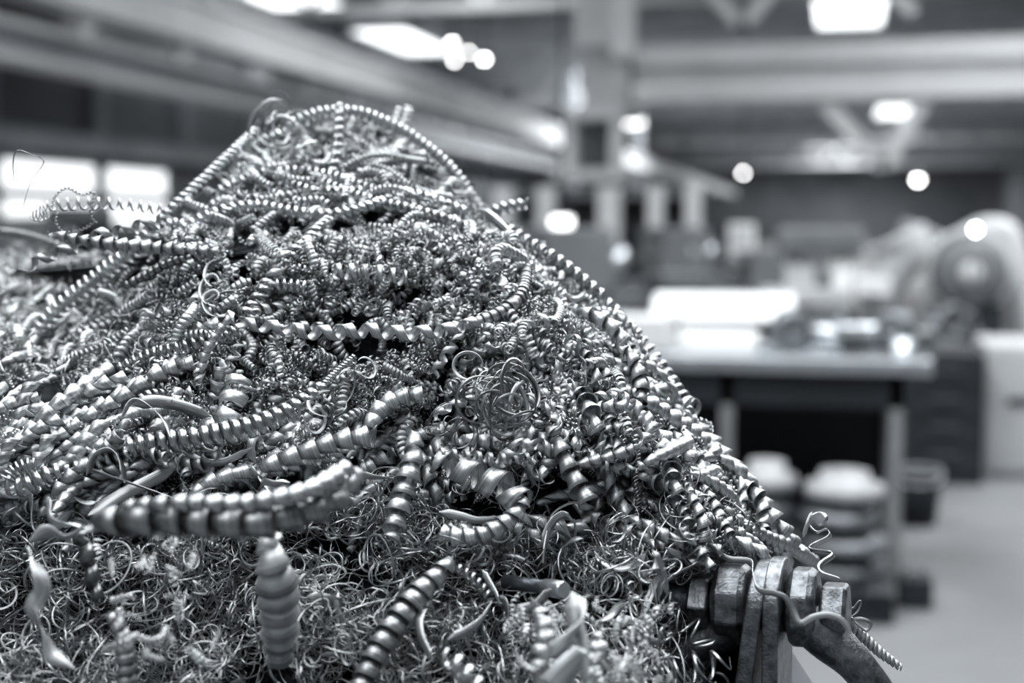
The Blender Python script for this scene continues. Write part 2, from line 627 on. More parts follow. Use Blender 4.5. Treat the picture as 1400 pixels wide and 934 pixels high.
# ------------------------------------------------------------------ the overhead crane
YC = 20.0
g0, g1 = onY(900, 132, YC)[2], onY(900, 68, YC)[2]
xl = onY(868, 100, YC)[0]
cr = thing('overhead_crane', 'pale twin-girder overhead crane spanning the hall below the roof', 'crane', (0, YC, 0))
zt, zb = g1, g0
mb = MB().box((xl + 5.5, 0, zt - 0.12), (11, 0.5, 0.28))
mb.box((xl + 5.5, 0.1, (zt + zb) / 2), (11, 0.2, zt - zb))
mb.build('girder', M['beam'], cr)
MB().box((xl + 5.5, -0.05, zb + 0.02), (11, 0.5, 0.24)).build('girder_flange', M['beam'], cr)
MB().box((xl + 5.5, 1.9, (zt + zb) / 2 + 0.1), (11, 0.4, zt - zb)).build('girder', M['beam_mid'], cr)
for px0, py0, px1, py1 in ((955, -25, 1022, 44), (1070, -25, 1012, 44), (895, -30, 955, -25), (1190, -30, 1250, 20)):
    a, b = onY(px0, py0, YC), onY(px1, py1, YC)
    MB().bar((a[0], -0.1, a[2]), (b[0], -0.1, b[2]), 0.2, 0.16).build('railing_strut', M['beam'], cr)
t = MB()
for px0, py0, px1, py1 in ((1112, 125, 1208, 228), (1208, 228, 1268, 128)):
    a, b = onY(px0, py0, YC), onY(px1, py1, YC)
    t.bar((a[0], 0, a[2]), (b[0], 0, b[2]), 0.26, 0.2)
t.build('hanging_brace', M['beam'], cr)
a, b = onY(792, -10, YC), onY(872, 66, YC)
MB().box(((a[0] + b[0]) / 2 - 0.12, 0.5, (a[2] + b[2]) / 2), (0.62, 1.6, a[2] - b[2])).build('end_carriage', M['beam'], cr)
a, b = onY(846, -5, YC), onY(874, 84, YC)
MB().box(((a[0] + b[0]) / 2, -0.5, (a[2] + b[2]) / 2), (b[0] - a[0], 0.3, a[2] - b[2])).build('end_plate', M['beam'], cr)
a, b = onY(800, 70, YC), onY(862, 160, YC)
MB().box(((a[0] + b[0]) / 2, 0.4, (a[2] + b[2]) / 2), (b[0] - a[0], 1.2, a[2] - b[2])).build('drive_housing', M['pale'], cr)
cab = MB()
a, b = onY(776, 160, YC), onY(846, 240, YC)
xm = (a[0] + b[0]) / 2
for x in (a[0] + 0.05, b[0] - 0.02): cab.box((x, 0, (a[2] + b[2]) / 2), (0.16, 0.4, a[2] - b[2]))
cab.box((xm, 0, b[2]), (b[0] - a[0] + 0.25, 0.9, 0.16)); cab.box((xm, 0, a[2]), (b[0] - a[0], 0.6, 0.1))
cab.build('cab_frame', M['beam'], cr)
MB().box((xm, 0.5, (a[2] + b[2]) / 2), (b[0] - a[0], 0.1, a[2] - b[2])).build('cab_panel', M['mid'], cr)
# post carrying the crane's left end
q = onY(812, 300, YC + 0.9)
po = thing('crane_post', 'pale steel post standing under the left end of the overhead crane', 'post', (q[0], q[1], 0))
zp = onY(812, 236, YC + 0.9)[2]
mb = MB()
mb.box((0, 0, zp / 2), (0.06, 0.36, zp))
for y in (-0.18, 0.18): mb.box((0, y, zp / 2), (0.36, 0.04, zp))
mb.build('shaft', M['beam'], po)
MB().box((0, 0, 0.02), (0.6, 0.6, 0.04)).build('base_plate', M['beam_mid'], po)
MB().box((0, 0, zp), (0.62, 0.6, 0.12)).build('head_plate', M['beam'], po)

# ------------------------------------------------------------------ lamps
def pendant(px, py, Y, r, label, ceil=ZC, mat='bulb', squash=1.0, shade=True):
    q = onY(px, py, Y)
    t = thing('pendant_lamp', label, 'lamp', q, 0, 'lamps hanging in the hall')
    MB().lathe([(0.01, -r * squash), (r * 0.7, -r * 0.7 * squash), (r, 0), (r * 0.7, r * 0.7 * squash), (0.01, r * squash)], n=16).build('bulb', M[mat], t)
    if shade:
        MB().lathe([(r * 1.25, r * 0.2), (r * 0.9, r * 1.6), (r * 0.4, r * 2.2), (r * 0.35, r * 2.1), (r * 0.8, r * 1.5), (r * 1.15, r * 0.2)], n=18, closed=True).build('lamp_shade', M['mid'], t)
    MB().cyl((0, 0, r * 2), (0, 0, ceil - q[2]), 0.012 + r * 0.06, n=8).build('cord', M['dark'], t)
    return t


pendant(1255, 245, 46, 0.10, 'bright pendant lamp hanging high before the dark far wall')
pendant(1016, 236, 40, 0.06, 'small lamp hanging beside the pale runway beam in mid hall', mat='bulb')
pendant(618, 58, 28, 0.05, 'uppermost lamp of the four clustered above the heap')
pendant(621, 82, 32, 0.05, 'lowest lamp of the four clustered above the heap, under the uppermost one')
pendant(641, 71, 31, 0.045, 'middle lamp of the four clustered above the heap')
pendant(662, 80, 30, 0.06, 'brightest and rightmost lamp of the four clustered above the heap')
for px, py, Y, L, label in ((865, 168, 24, 0.34, 'short tube lamp glowing below the end carriage of the overhead crane'),
                            (768, 304, 15, 0.20, 'wide tube lamp glowing low between the rack and the crane post')):
    q = onY(px, py, Y)
    t = thing('tube_lamp', label, 'lamp', q)
    MB().cyl((-L / 2, 0, 0), (L / 2, 0, 0), 0.055, n=14).build('tube', M['bulb_soft'], t)
    MB().box((0, 0.02, 0.08), (L * 1.1, 0.14, 0.05)).build('housing', M['mid'], t)
    MB().cyl((0, 0.02, 0.1), (0, 0.02, ZC - q[2]), 0.015, n=8).build('cord', M['dark'], t)

# ------------------------------------------------------------------ the work bench and what stands on and under it
foot = onZ(1220, 800, 0.0)
YB, XBn = foot[1] - 0.08, foot[0] + 0.13
ZB = onY(1230, 492, YB)[2]
wb = thing('workbench', 'long steel-topped workbench standing behind the heap', 'bench', (XBn - 1.2, YB + 0.4, 0))
MB().box((0, 0, ZB - 0.03), (2.4, 0.8, 0.06)).build('worktop', M['steel'], wb, bevel=0.006)
mb = MB()
for x, y in ((1.07, -0.33), (0.42, -0.33), (-1.07, -0.33), (1.07, 0.33), (-1.07, 0.33)):
    MB().box((x, y, (ZB - 0.06) / 2), (0.05, 0.05, ZB - 0.06)).build('leg', M['leg'], wb)
MB().box((0, -0.34, ZB - 0.13), (2.2, 0.03, 0.13)).build('apron', M['dark'], wb)
MB().box((0, 0.37, ZB / 2), (2.2, 0.02, ZB - 0.1)).build('shade_panel', M['dark'], wb)  # dark sheet added to stand for the shade under the bench
MB().box((-0.05, 0, 0.24), (2.14, 0.66, 0.03)).build('lower_shelf', M['dark'], wb)
# flange discs piled on a low pallet before the bench
q = onY(1085, 700, YB - 0.3)
pl = thing('pallet', 'low dark pallet in front of the workbench carrying stacked flange discs', 'pallet', (q[0], YB - 0.28, 0))
for y in (-0.19, 0, 0.19):
    MB().box((0, y, 0.045), (0.72, 0.07, 0.09)).build('runner', M['dark'], pl)
mb = MB()
for k in range(6):
    mb.box((-0.30 + k * 0.12, 0, 0.102), (0.1, 0.48, 0.022))
mb.build('slat', M['dark'], pl)
stacks = [(1152, 0.155, 0.098, 4, 'nearest the bench leg'), (1046, 0.115, 0.105, 4, 'in the middle of the pallet'), (952, 0.11, 0.10, 4, 'beside the heap slope')]
tier = ['bottom disc of the flange stack ', 'second disc up in the flange stack ', 'third disc up in the flange stack ', 'topmost pale disc of the flange stack ']
for px, r, h, n, lb in stacks:
    q = onY(px, 660, YB - 0.28)
    for k in range(n):
        rr = r * (1 - 0.05 * k + 0.08 * (k % 2))
        t = thing('flange_disc', tier[k] + lb, 'flange', (q[0] + 0.012 * math.sin(k * 2.3), YB - 0.28 + 0.01 * math.cos(k * 1.7), 0.114 + k * h), 0, 'flange discs stacked on the pallet')
        MB().lathe([(rr * 0.45, 0), (rr, 0), (rr, h * 0.5), (rr * 0.66, h * 0.56), (rr * 0.62, h * 0.985), (rr * 0.45, h * 0.985)], n=32, closed=True).build('disc', M['disc' if k == n - 1 else 'castiron'], t)
# white board pieces on the bench
def on_bench(px, py, back, z=None):
    return onY(px, py, YB + back)


q = on_bench(985, 440, 0.62)
z0 = ZB + 0.001
tray = thing('white_crate', 'bright white crate with a wider sloping lid at the back of the workbench', 'crate', (q[0], YB + 0.62, z0))
a, b = on_bench(932, 472, 0.62), on_bench(1040, 436, 0.62)


def hood(cx, w, za, zb_, y0, y1, slope):  # slope shaped to catch roof light so the front looks bright
    """a box whose front leans back"""
    v = [(cx + sx * w / 2, y, z) for sx in (-1, 1) for y, z in ((y0, za), (y1, za), (y1, zb_), (y0 + slope, zb_))]
    return MB().add(v, [(0, 1, 2, 3), (7, 6, 5, 4), (0, 4, 5, 1), (1, 5, 6, 2), (2, 6, 7, 3), (3, 7, 4, 0)])


hood(0.0, b[0] - a[0], 0, b[2] - z0, -0.15, 0.18, 0.06).build('body', M['white'], tray, bevel=0.008)
a2, b2 = on_bench(893, 436, 0.62), on_bench(1086, 404, 0.62)
hood((a2[0] + b2[0]) / 2 - q[0], b2[0] - a2[0], b[2] - z0, b2[2] - z0, -0.13, 0.2, 0.16).build('lid', M['white'], tray, bevel=0.008)
q = on_bench(880, 455, 0.45)
t = thing('white_carton', 'low white carton on the workbench right behind the heap slope', 'carton', (q[0], YB + 0.33, z0))
a, b = on_bench(800, 482, 0.33), on_bench(928, 432, 0.33)
MB().box((-0.04, 0, (b[2] - z0) / 2), (b[0] - a[0] - 0.04, 0.26, b[2] - z0)).build('body', M['white'], t, bevel=0.008)
MB().box((-0.02, 0, b[2] - z0 + 0.004), (b[0] - a[0], 0.05, 0.008)).build('tape_strip', M['pale'], t)
# loose parts on the worktop
loose = [('nut', 1137, 478, 0.25, 'shiny steel hexagon nut near the middle of the worktop edge'), ('nut', 1046, 490, 0.08, 'shiny steel hexagon nut on the front edge of the worktop'),
         ('nut', 1098, 472, 0.4, 'dull hexagon nut in front of the white crate right end'), ('bush', 1166, 478, 0.3, 'short dark bushing on the worktop beside the shiny nut'),
         ('bush', 1235, 486, 0.1, 'bright steel bushing at the right front corner of the worktop'), ('pipe', 1210, 458, 0.46, 'grey pipe length lying along the back of the worktop'),
         ('pipe', 1140, 452, 0.68, 'pale pipe length lying behind the bushings on the worktop'), ('gear', 1080, 452, 0.3, 'grey gear wheel standing on the worktop by the white crate'),
         ('gear', 1225, 462, 0.35, 'grey gear wheel standing near the right end of the worktop')]
for kind, px, py, back, lb in loose:
    q = on_bench(px, py, back)
    if kind == 'nut':
        t = thing('hexagon_nut', lb, 'nut', (q[0], q[1], z0), rng.uniform(0, 1))
        MB().lathe([(0.016, 0), (0.033, 0), (0.036, 0.005), (0.036, 0.045), (0.033, 0.05), (0.016, 0.05)], n=6, smooth=False, closed=True).build('body', M['steel'], t)
    elif kind == 'bush':
        t = thing('bushing', lb, 'bushing', (q[0], q[1], z0))
        MB().lathe([(0.03, 0), (0.05, 0), (0.05, 0.03), (0.042, 0.035), (0.042, 0.07), (0.03, 0.07)], n=20, closed=True).build('body', M['dark' if 'dark' in lb else 'steel'], t)
    elif kind == 'pipe':
        t = thing('pipe_length', lb, 'pipe', (q[0], q[1], z0), rng.uniform(-0.3, 0.3))
        MB().lathe([(0.035, -0.2), (0.045, -0.2), (0.045, 0.2), (0.035, 0.2)], (0, 0, 0.045), (1, 0, 0), 20, closed=True).build('tube', M['steel' if 'pale' in lb else 'castiron'], t)
    else:
        t = thing('gear_wheel', lb, 'gear', (q[0], q[1], z0), rng.uniform(-0.5, 0.5))
        prof = MB()
        prof.lathe([(0.02, -0.025), (0.08, -0.018), (0.08, 0.018), (0.02, 0.025)], (0, 0, 0.088), (0, 1, 0), 28, closed=True)
        for k in range(22):
            a = 2 * PI * k / 22
            prof.box((0.082 * math.cos(a), 0, 0.088 + 0.082 * math.sin(a) * 0.98), (0.012, 0.034, 0.012), ry=-a)
        prof.build('wheel', M['castiron'], t)
q = onZ(1290, 660, 0.0)
q = onZ(1290, 662, 0.0)
zc = onY(1290, 484, q[1])[2]
cw = onY(1342, 600, q[1])[0] - onY(1236, 600, q[1])[0]
cb = thing('tool_cabinet', 'black tool cabinet with drawers standing right behind the bench end', 'cabinet', (q[0], q[1] + 0.3, 0))
MB().box((0, 0, zc / 2), (cw, 0.6, zc)).build('body', M['dark'], cb, bevel=0.006)
for k in range(4):
    hgt = (zc - 0.1) / 4
    d = MB().box((0, -0.305, 0.05 + hgt * (k + 0.5)), (cw - 0.05, 0.02, hgt - 0.02)).build('drawer', M['dark'], cb, bevel=0.003)
    MB().box((0, -0.325, 0.05 + hgt * (k + 0.75)), (cw * 0.4, 0.02, 0.015)).build('handle', M['beam_dark'], d)
q = onZ(1254, 722, 0.0)
bk = thing('bucket', 'dark metal bucket with pale rim on the floor beside the bench leg', 'bucket', (q[0], q[1] + 0.1, 0))
rz_ = (onY(1290, 660, q[1])[0] - onY(1220, 660, q[1])[0]) / 2
hz_ = onY(1254, 648, q[1])[2]
MB().lathe([(0.01, 0.004), (rz_ * 0.78, 0), (rz_, hz_), (rz_ * 0.96, hz_), (rz_ * 0.75, 0.02), (0.01, 0.02)], n=28).build('body', M['dark'], bk)
MB().lathe([(rz_ * 0.97, hz_ - 0.01), (rz_ * 1.03, hz_ - 0.01), (rz_ * 1.03, hz_ + 0.008), (rz_ * 0.97, hz_ + 0.008)], n=28, closed=True).build('rim', M['beam_mid'], bk)
arc = [(rz_ * math.cos(a), 0.02 * math.sin(a), hz_ * 0.92 - rz_ * 0.3 * math.sin(a)) for a in np.linspace(0, PI, 13)]
arc = [(x, -rz_ * 0.9 * math.sin(a) - 0.01, z) for (x, y, z), a in zip(arc, np.linspace(0, PI, 13))]
MB().tube(arc, 0.005, 8).build('handle', M['steel'], bk)
q = onZ(1240, 818, 0.0)
bl = thing('iron_weight', 'black cast iron weight on the floor by the bench foot', 'weight', (q[0] + 0.02, q[1] - 0.1, 0))
MB().box((0, 0, 0.055), (0.13, 0.12, 0.11)).build('body', M['dark'], bl, bevel=0.01)
MB().tube([(-0.035, 0, 0.11), (-0.03, 0, 0.14), (0, 0, 0.15), (0.03, 0, 0.14), (0.035, 0, 0.11)], 0.008, 10).build('handle', M['castiron'], bl)
q = onZ(1385, 655, 0.0)
pc = thing('pale_locker', 'pale grey locker standing on the floor beyond the tool cabinet', 'locker', (q[0] + 0.29, q[1] + 0.4, 0))
zl = onY(1385, 472, q[1])[2]
MB().box((0, 0, zl / 2), (0.9, 0.7, zl)).build('body', M['locker'], pc, bevel=0.02)
for x in (-0.22, 0.22):
    dd = MB().box((x, -0.355, zl / 2), (0.41, 0.02, zl - 0.08)).build('door', M['locker'], pc, bevel=0.004)
    MB().box((x * 0.4 - 0.14, -0.375, zl * 0.58), (0.2, 0.02, 0.035)).build('handle', M['dark'], dd)

# a second table behind, loaded with castings
q = onZ(1240, 560, 0.55)
tb_y = YB + 3.3
zt2 = onY(1240, 470, tb_y)[2]
x0, x1 = onY(1085, 470, tb_y)[0], onY(1330, 470, tb_y)[0]
t2 = thing('casting_table', 'low dark table loaded with rough castings behind the workbench', 'table', ((x0 + x1) / 2, tb_y + 0.4, 0))
MB().box((0, 0, zt2 - 0.03), (x1 - x0, 0.9, 0.06)).build('tabletop', M['castiron'], t2)
for x in (-1, 1):
    for y in (-1, 1):
        MB().box((x * ((x1 - x0) / 2 - 0.06), y * 0.38, (zt2 - 0.06) / 2), (0.07, 0.07, zt2 - 0.06)).build('leg', M['dark'], t2)
g2 = np.random.default_rng(5)
clab = ['elbow casting', 'ring casting', 'block casting', 'cone casting']
spots = [(1110, 0.1), (1150, 0.45), (1192, 0.15), (1222, 0.5), (1262, 0.12), (1300, 0.45), (1318, 0.75), (1135, 0.75), (1275, 0.75), (1210, 0.75)]
order = ['first', 'second', 'third', 'fourth', 'fifth', 'sixth', 'seventh', 'eighth', 'ninth', 'tenth']
for i, (px, back) in enumerate(spots):
    q = onY(px, 440, tb_y + back)
    kind = ['elbow', 'ring', 'block', 'cone'][i % 4]
    r = g2.uniform(0.06, 0.1)
    nm = {'elbow': 'elbow_casting', 'ring': 'ring_casting', 'block': 'bearing_block', 'cone': 'reducer_casting'}[kind]
    row = 'front' if back < 0.3 else ('middle' if back < 0.6 else 'rear')
    t = thing(nm, 'rough grey %s in the %s row on the casting table' % (nm.replace('_', ' ') + (', nearer the drill' if px < 1200 else ', nearer the pump casing'), row), 'casting', (q[0], q[1], zt2), g2.uniform(0, 3))
    mt = M['castiron'] if i % 3 else M['mid']
    if kind == 'elbow':
        pts = [(r * 1.6 * math.cos(a) - r * 1.6, 0, r * 0.2 + r * 1.6 * math.sin(a)) for a in np.linspace(0, PI / 2, 9)]
        MB().tube(pts, r * 0.7, 16).build('pipe_bend', mt, t)
        MB().lathe([(r * 0.5, 0), (r * 1.1, 0), (r * 1.1, r * 0.25), (r * 0.5, r * 0.25)], n=20, closed=True).build('flange', mt, t)
    elif kind == 'ring':
        MB().lathe([(r * 0.8, -r * 0.3), (r * 1.3, -r * 0.3), (r * 1.3, r * 0.3), (r * 0.8, r * 0.3)], (0, 0, r * 1.3), (0, 1, 0), 24, closed=True).build('ring', mt, t)
    elif kind == 'block':
        MB().box((0, 0, r * 0.25), (r * 3.2, r * 1.6, r * 0.5)).build('foot', mt, t, bevel=0.006)
        MB().lathe([(r * 0.5, -r * 0.7), (r, -r * 0.7), (r, r * 0.7), (r * 0.5, r * 0.7)], (0, 0, r * 1.2), (0, 1, 0), 22, closed=True).build('bearing_housing', mt, t)
    else:
        MB().lathe([(r * 1.1, 0), (r * 1.4, 0), (r * 1.4, r * 0.3), (r * 1.1, r * 0.4), (r * 0.6, r * 1.6), (r * 0.4, r * 1.6), (r * 0.9, r * 0.4)], n=24, closed=True).build('body', mt, t)

# ------------------------------------------------------------------ machines further back
def lathe_machine(px, Y, label, rz=0.0, s=1.0):
    q = onY(px, 300, Y)
    t = thing('lathe', label, 'lathe', (q[0], Y, 0), rz, 'lathes down the hall')
    MB().box((-0.8 * s, 0, 0.35 * s), (0.5 * s, 0.5 * s, 0.7 * s)).build('pedestal', M['mid'], t, bevel=0.01)
    MB().box((0.9 * s, 0, 0.35 * s), (0.4 * s, 0.45 * s, 0.7 * s)).build('pedestal', M['mid'], t, bevel=0.01)
    MB().box((0.05 * s, 0, 0.8 * s), (2.2 * s, 0.36 * s, 0.2 * s)).build('bed', M['castiron'], t, bevel=0.01)
    hs = MB().box((-0.75 * s, 0, 1.15 * s), (0.55 * s, 0.5 * s, 0.5 * s)).build('headstock', M['mid'], t, bevel=0.03)
    MB().cyl((-0.47 * s, 0, 1.12 * s), (-0.33 * s, 0, 1.12 * s), 0.16 * s).build('chuck', M['steel'], hs)
    MB().box((0.1 * s, -0.06, 0.97 * s), (0.4 * s, 0.5 * s, 0.16 * s)).build('carriage', M['castiron'], t, bevel=0.01)
    ts = MB().box((0.85 * s, 0, 1.05 * s), (0.3 * s, 0.26 * s, 0.32 * s)).cyl((0.55 * s, 0, 1.12 * s), (0.72 * s, 0, 1.12 * s), 0.05 * s).build('tailstock', M['mid'], t)
    MB().lathe([(0.08 * s, -0.012), (0.1 * s, -0.012), (0.1 * s, 0.012), (0.08 * s, 0.012)], (1.05 * s, 0, 1.12 * s), (1, 0, 0), 20, closed=True).build('handwheel', M['steel'], ts)
    MB().box((0.1 * s, 0, 0.62 * s), (1.4 * s, 0.55 * s, 0.04 * s)).build('chip_tray', M['dark'], t)
    return t


lathe_machine(905, 11.0, 'grey lathe standing nearest behind the white crate', 0.5, 1.0)
lathe_machine(800, 13.5, 'grey lathe half hidden by the heap shoulder', 0.4, 1.0)
lathe_machine(1010, 15.0, 'grey lathe in the second row, behind the nearest lathe', 0.6, 1.0)
lathe_machine(930, 19.5, 'grey lathe farthest back, before the storage rack', 0.6, 1.0)

# rack of uprights and crates in the middle distance
YR = 16.0
xa, xb = onY(690, 300, YR)[0], onY(965, 300, YR)[0]
zr = onY(830, 255, YR)[2]
rk = thing('storage_rack', 'grey storage rack of pale uprights holding crates in mid hall', 'rack', ((xa + xb) / 2, YR, 0))
for px, w in ((690, 0.2), (748, 0.2), (834, 0.24), (897, 0.16), (948, 0.16)):
    x = onY(px, 300, YR)[0] - (xa + xb) / 2
    MB().box((x, -0.02, zr / 2), (w, 0.2, zr)).build('upright', M['beam'], rk)
for z in (0.3, 1.05, zr - 0.1):
    MB().box((0, 0.25, z), (xb - xa, 0.6, 0.07)).build('rack_shelf', M['mid'], rk)
MB().box((0, 0.55, zr / 2), (xb - xa, 0.02, zr)).build('back_sheet', M['beam_dark'], rk)
for i, (px, mt) in enumerate(((720, 'dark'), (790, 'mid'), (866, 'dark'), (922, 'mid'))):
    x = onY(px, 300, YR)[0]
    t = thing('rack_crate', ['black crate on the rack, between the two uprights nearest the heap', 'grey crate on the rack behind the tube lamp', 'black crate on the rack, third bay counted from the heap',
                             'grey crate in the rack bay farthest from the heap'][i], 'crate', (x, YR + 0.25, 1.085))
    MB().box((0, 0, 0.02), (0.42, 0.44, 0.04)).build('bottom', M[mt], t)
    w = MB()
    w.box((-0.2, 0, 0.15), (0.02, 0.44, 0.26)).box((0.2, 0, 0.15), (0.02, 0.44, 0.26)).box((0, -0.21, 0.15), (0.38, 0.02, 0.26)).box((0, 0.21, 0.15), (0.38, 0.02, 0.26))
    w.build('side_wall', M[mt], t)
# upright pale cabinet, column drill, white box
q = onZ(1012, 560, 0.0)
YQ = 12.5
q = onY(1014, 340, YQ)
c1 = thing('switch_cabinet', 'narrow pale switch cabinet on a post beyond the white crate', 'cabinet', (q[0], YQ, 0))
zt_, zb_ = onY(1014, 306, YQ)[2], onY(1014, 372, YQ)[2]
MB().box((0, 0, (zt_ + zb_) / 2), (0.22, 0.16, zt_ - zb_)).build('body', M['white'], c1, bevel=0.01)
MB().box((0, -0.085, (zt_ + zb_) / 2), (0.18, 0.012, zt_ - zb_ - 0.05)).build('door', M['pale'], c1)
MB().box((0, 0.02, zb_ / 2), (0.09, 0.09, zb_)).build('post', M['mid'], c1)
MB().box((0, 0.02, 0.02), (0.3, 0.3, 0.04)).build('foot', M['mid'], c1)
YD = 10.5
q = onY(1152, 370, YD)
dm = thing('column_drill', 'grey column drill with pale column standing behind the castings', 'drill', (q[0], YD, 0))
zt_ = onY(1152, 335, YD)[2]; zb_ = onY(1152, 408, YD)[2]
MB().cyl((0, 0, 0), (0, 0, zt_ - 0.02), 0.075).build('column', M['white'], dm)
MB().box((-0.1, 0, 0.06), (0.7, 0.5, 0.12)).build('base', M['mid'], dm, bevel=0.01)
hd = MB().box((-0.16, 0, zt_ + 0.03), (0.62, 0.3, 0.2)).build('head', M['mid'], dm, bevel=0.04)
MB().cyl((-0.36, 0, zt_ - 0.25), (-0.36, 0, zt_), 0.03).build('spindle', M['steel'], hd)
MB().box((-0.26, 0, zb_ + 0.02), (0.62, 0.4, 0.11)).build('table', M['pale'], dm, bevel=0.01)
MB().box((-0.3, 0.05, zb_ + 0.16), (0.22, 0.2, 0.18)).build('vice', M['pale'], dm, bevel=0.02)
YW = 8.6
q = onY(1193, 392, YW)
bx = thing('white_control_box', 'small bright white control box on a stand behind the castings', 'box', (q[0], YW, 0))
zt_, zb_ = onY(1193, 380, YW)[2], onY(1193, 404, YW)[2]
MB().box((0, 0, (zt_ + zb_) / 2), (0.2, 0.14, zt_ - zb_)).build('body', M['white'], bx, bevel=0.008)
MB().box((0, 0, zb_ / 2), (0.06, 0.06, zb_)).build('stand', M['mid'], bx)
MB().box((0, 0, 0.015), (0.26, 0.26, 0.03)).build('foot', M['mid'], bx)

# the big pump casing: drum, flanges, pipe elbow and leg
YP = 10.4
q = onY(1300, 400, YP)
pu = thing('pump_casing', 'huge pale grey pump casing with pipe elbows behind the castings', 'pump', (q[0], YP, 0))


def lp(px, py, dy=0.0):
    a = onY(px, py, YP)
    return (a[0] - q[0], dy, a[2])


c = lp(1322, 372)
R_ = onY(1378, 372, YP)[0] - onY(1322, 372, YP)[0]
MB().lathe([(R_ * 0.3, -0.34), (R_ * 0.82, -0.34), (R_ * 0.9, -0.28), (R_ * 0.9, 0.4), (R_ * 0.3, 0.4)], c, (0, 1, 0), 36).build('drum', M['mid'], pu)
MB().lathe([(R_ * 0.92, -0.06), (R_ * 1.12, -0.06), (R_ * 1.12, 0.04), (R_ * 0.92, 0.04)], c, (0, 1, 0), 36, closed=True).build('flange', M['pale'], pu)
MB().lathe([(0.02, -0.4), (R_ * 0.26, -0.4), (R_ * 0.3, -0.33)], c, (0, 1, 0), 24).build('hub_cap', M['pale'], pu)
pts = catmull([lp(1206, 408), lp(1222, 372), lp(1236, 345), lp(1226, 322)], 18)
MB().tube(pts, list(np.linspace(0.11, 0.21, 18)), 24).build('pipe_elbow', M['pale'], pu)
pts = catmull([lp(1226, 322, 0.1), lp(1262, 334, 0.1), lp(1290, 352, 0.1), lp(1300, 372, 0.1)], 14)
MB().tube(pts, 0.13, 22).build('inlet_pipe', M['mid'], pu)
pts = catmull([lp(1318, 330, 0.05), lp(1350, 316, 0.05), lp(1376, 322, 0.05), lp(1390, 360, 0.05), lp(1402, 410, 0.05), lp(1408, 460, 0.05)], 24)
MB().tube(pts, 0.1, 22).build('outlet_pipe', M['pale'], pu)
mb = MB()
zf = c[2] - R_ * 0.8
mb.box((c[0], 0, zf / 2), (R_ * 1.6, 0.6, zf))
mb.build('plinth', M['dark'], pu)
q = onY(1334, 314, 9.15)
wk = thing('work_lamp', 'small glowing work lamp on a tall stand in front of the pump casing', 'lamp', (q[0], 9.15, zt2))
MB().lathe([(0.006, -0.02), (0.015, -0.013), (0.02, 0), (0.015, 0.013), (0.006, 0.02)], (0, 0, onY(1334, 314, 9.15)[2] - zt2), n=16).build('bulb', M['bulb'], wk)
MB().cyl((0, 0.03, 0), (0, 0.03, q[2] - zt2), 0.011, n=10).build('stand', M['mid'], wk)
MB().cyl((0, 0.03, 0), (0, 0.03, 0.03), 0.1).build('base', M['dark'], wk)
# dark machine seen through the gap left of the heap, before the windows
q = onY(110, 296, 16.0)
pr = thing('press_machine', 'dark press standing before the windows by the side wall', 'press', (q[0], 16.0, 0))
zt_ = onY(110, 284, 16.0)[2]
MB().box((0, 0, 0.25), (1.0, 0.8, 0.5)).build('base', M['mid'], pr)
MB().box((0, 0.2, zt_ / 2 + 0.1), (0.5, 0.4, zt_ - 0.2)).build('frame', M['dark'], pr, bevel=0.03)
MB().box((0, -0.05, zt_ - 0.1), (0.52, 0.8, 0.24)).build('head', M['mid'], pr, bevel=0.05)
MB().cyl((0, -0.25, zt_ - 0.5), (0, -0.25, zt_ - 0.2), 0.08).build('ram', M['steel'], pr)
q = onY(22, 300, 14.5)
pk = thing('parts_drum', 'grey round drum standing before the windows by the side wall', 'drum', (q[0], 14.5, 0))
zt_ = onY(22, 296, 14.5)[2]
MB().lathe([(0.3, 0), (0.31, 0.02), (0.3, 0.1), (0.3, zt_ - 0.02), (0.28, zt_)], n=28).build('body', M['mid'], pk)
for z in (zt_ * 0.35, zt_ * 0.68):
    MB().lathe([(0.3, -0.02), (0.318, 0), (0.3, 0.02)], (0, 0, z), n=28).build('hoop', M['mid'], pk)
# ------------------------------------------------------------------ the heap's own shape
_bp = [(100, 1.28), (140, 1.26), (200, 1.22), (280, 1.13), (340, 1.065), (450, 1.015), (600, 0.965), (750, 0.93), (934, 0.875), (1150, 0.78)]
_rp = [(165, 505), (180, 560), (240, 622), (290, 680), (370, 765), (450, 845), (540, 925), (650, 1003), (740, 1066), (775, 1078), (800, 1050), (830, 1000), (934, 975), (1150, 985)]
_lp = [(165, 425), (175, 392), (205, 338), (290, 258), (330, 190), (347, 60), (356, -350), (1150, -350)]


def Rb(py): return np.interp(py, [a for a, b in _rp], [b for a, b in _rp])
def Lb(py): return np.interp(py, [a for a, b in _lp], [b for a, b in _lp])
def inside(px, py): return 165 < py and Lb(py) <= px <= Rb(py)


def D(px, py):
    d = np.interp(py, [a for a, b in _bp], [b for a, b in _bp])
    e = np.clip(1 - (Rb(py) - px) / 110.0, 0, 1)
    d = d + 0.10 * e * e
    top = np.interp(px, [-350, 60, 190, 258, 338, 425, 505], [356, 347, 330, 290, 205, 165, 165])
    e2 = np.clip(1 - (py - top) / 60.0, 0, 1) * (px < 505)
    d = d + 0.06 * e2 * e2
    d = d + 0.15 * np.clip((px - 900) / 80.0, 0, 1) * np.clip((py - 745) / 60.0, 0, 1)
    # the far left lobe of the heap stands further back
    a = np.clip((230 - px) / 120.0, 0, 1) * np.clip((560 - py - 0.2 * px) / 200.0, 0, 1)
    d = d + 0.33 * a
    return d


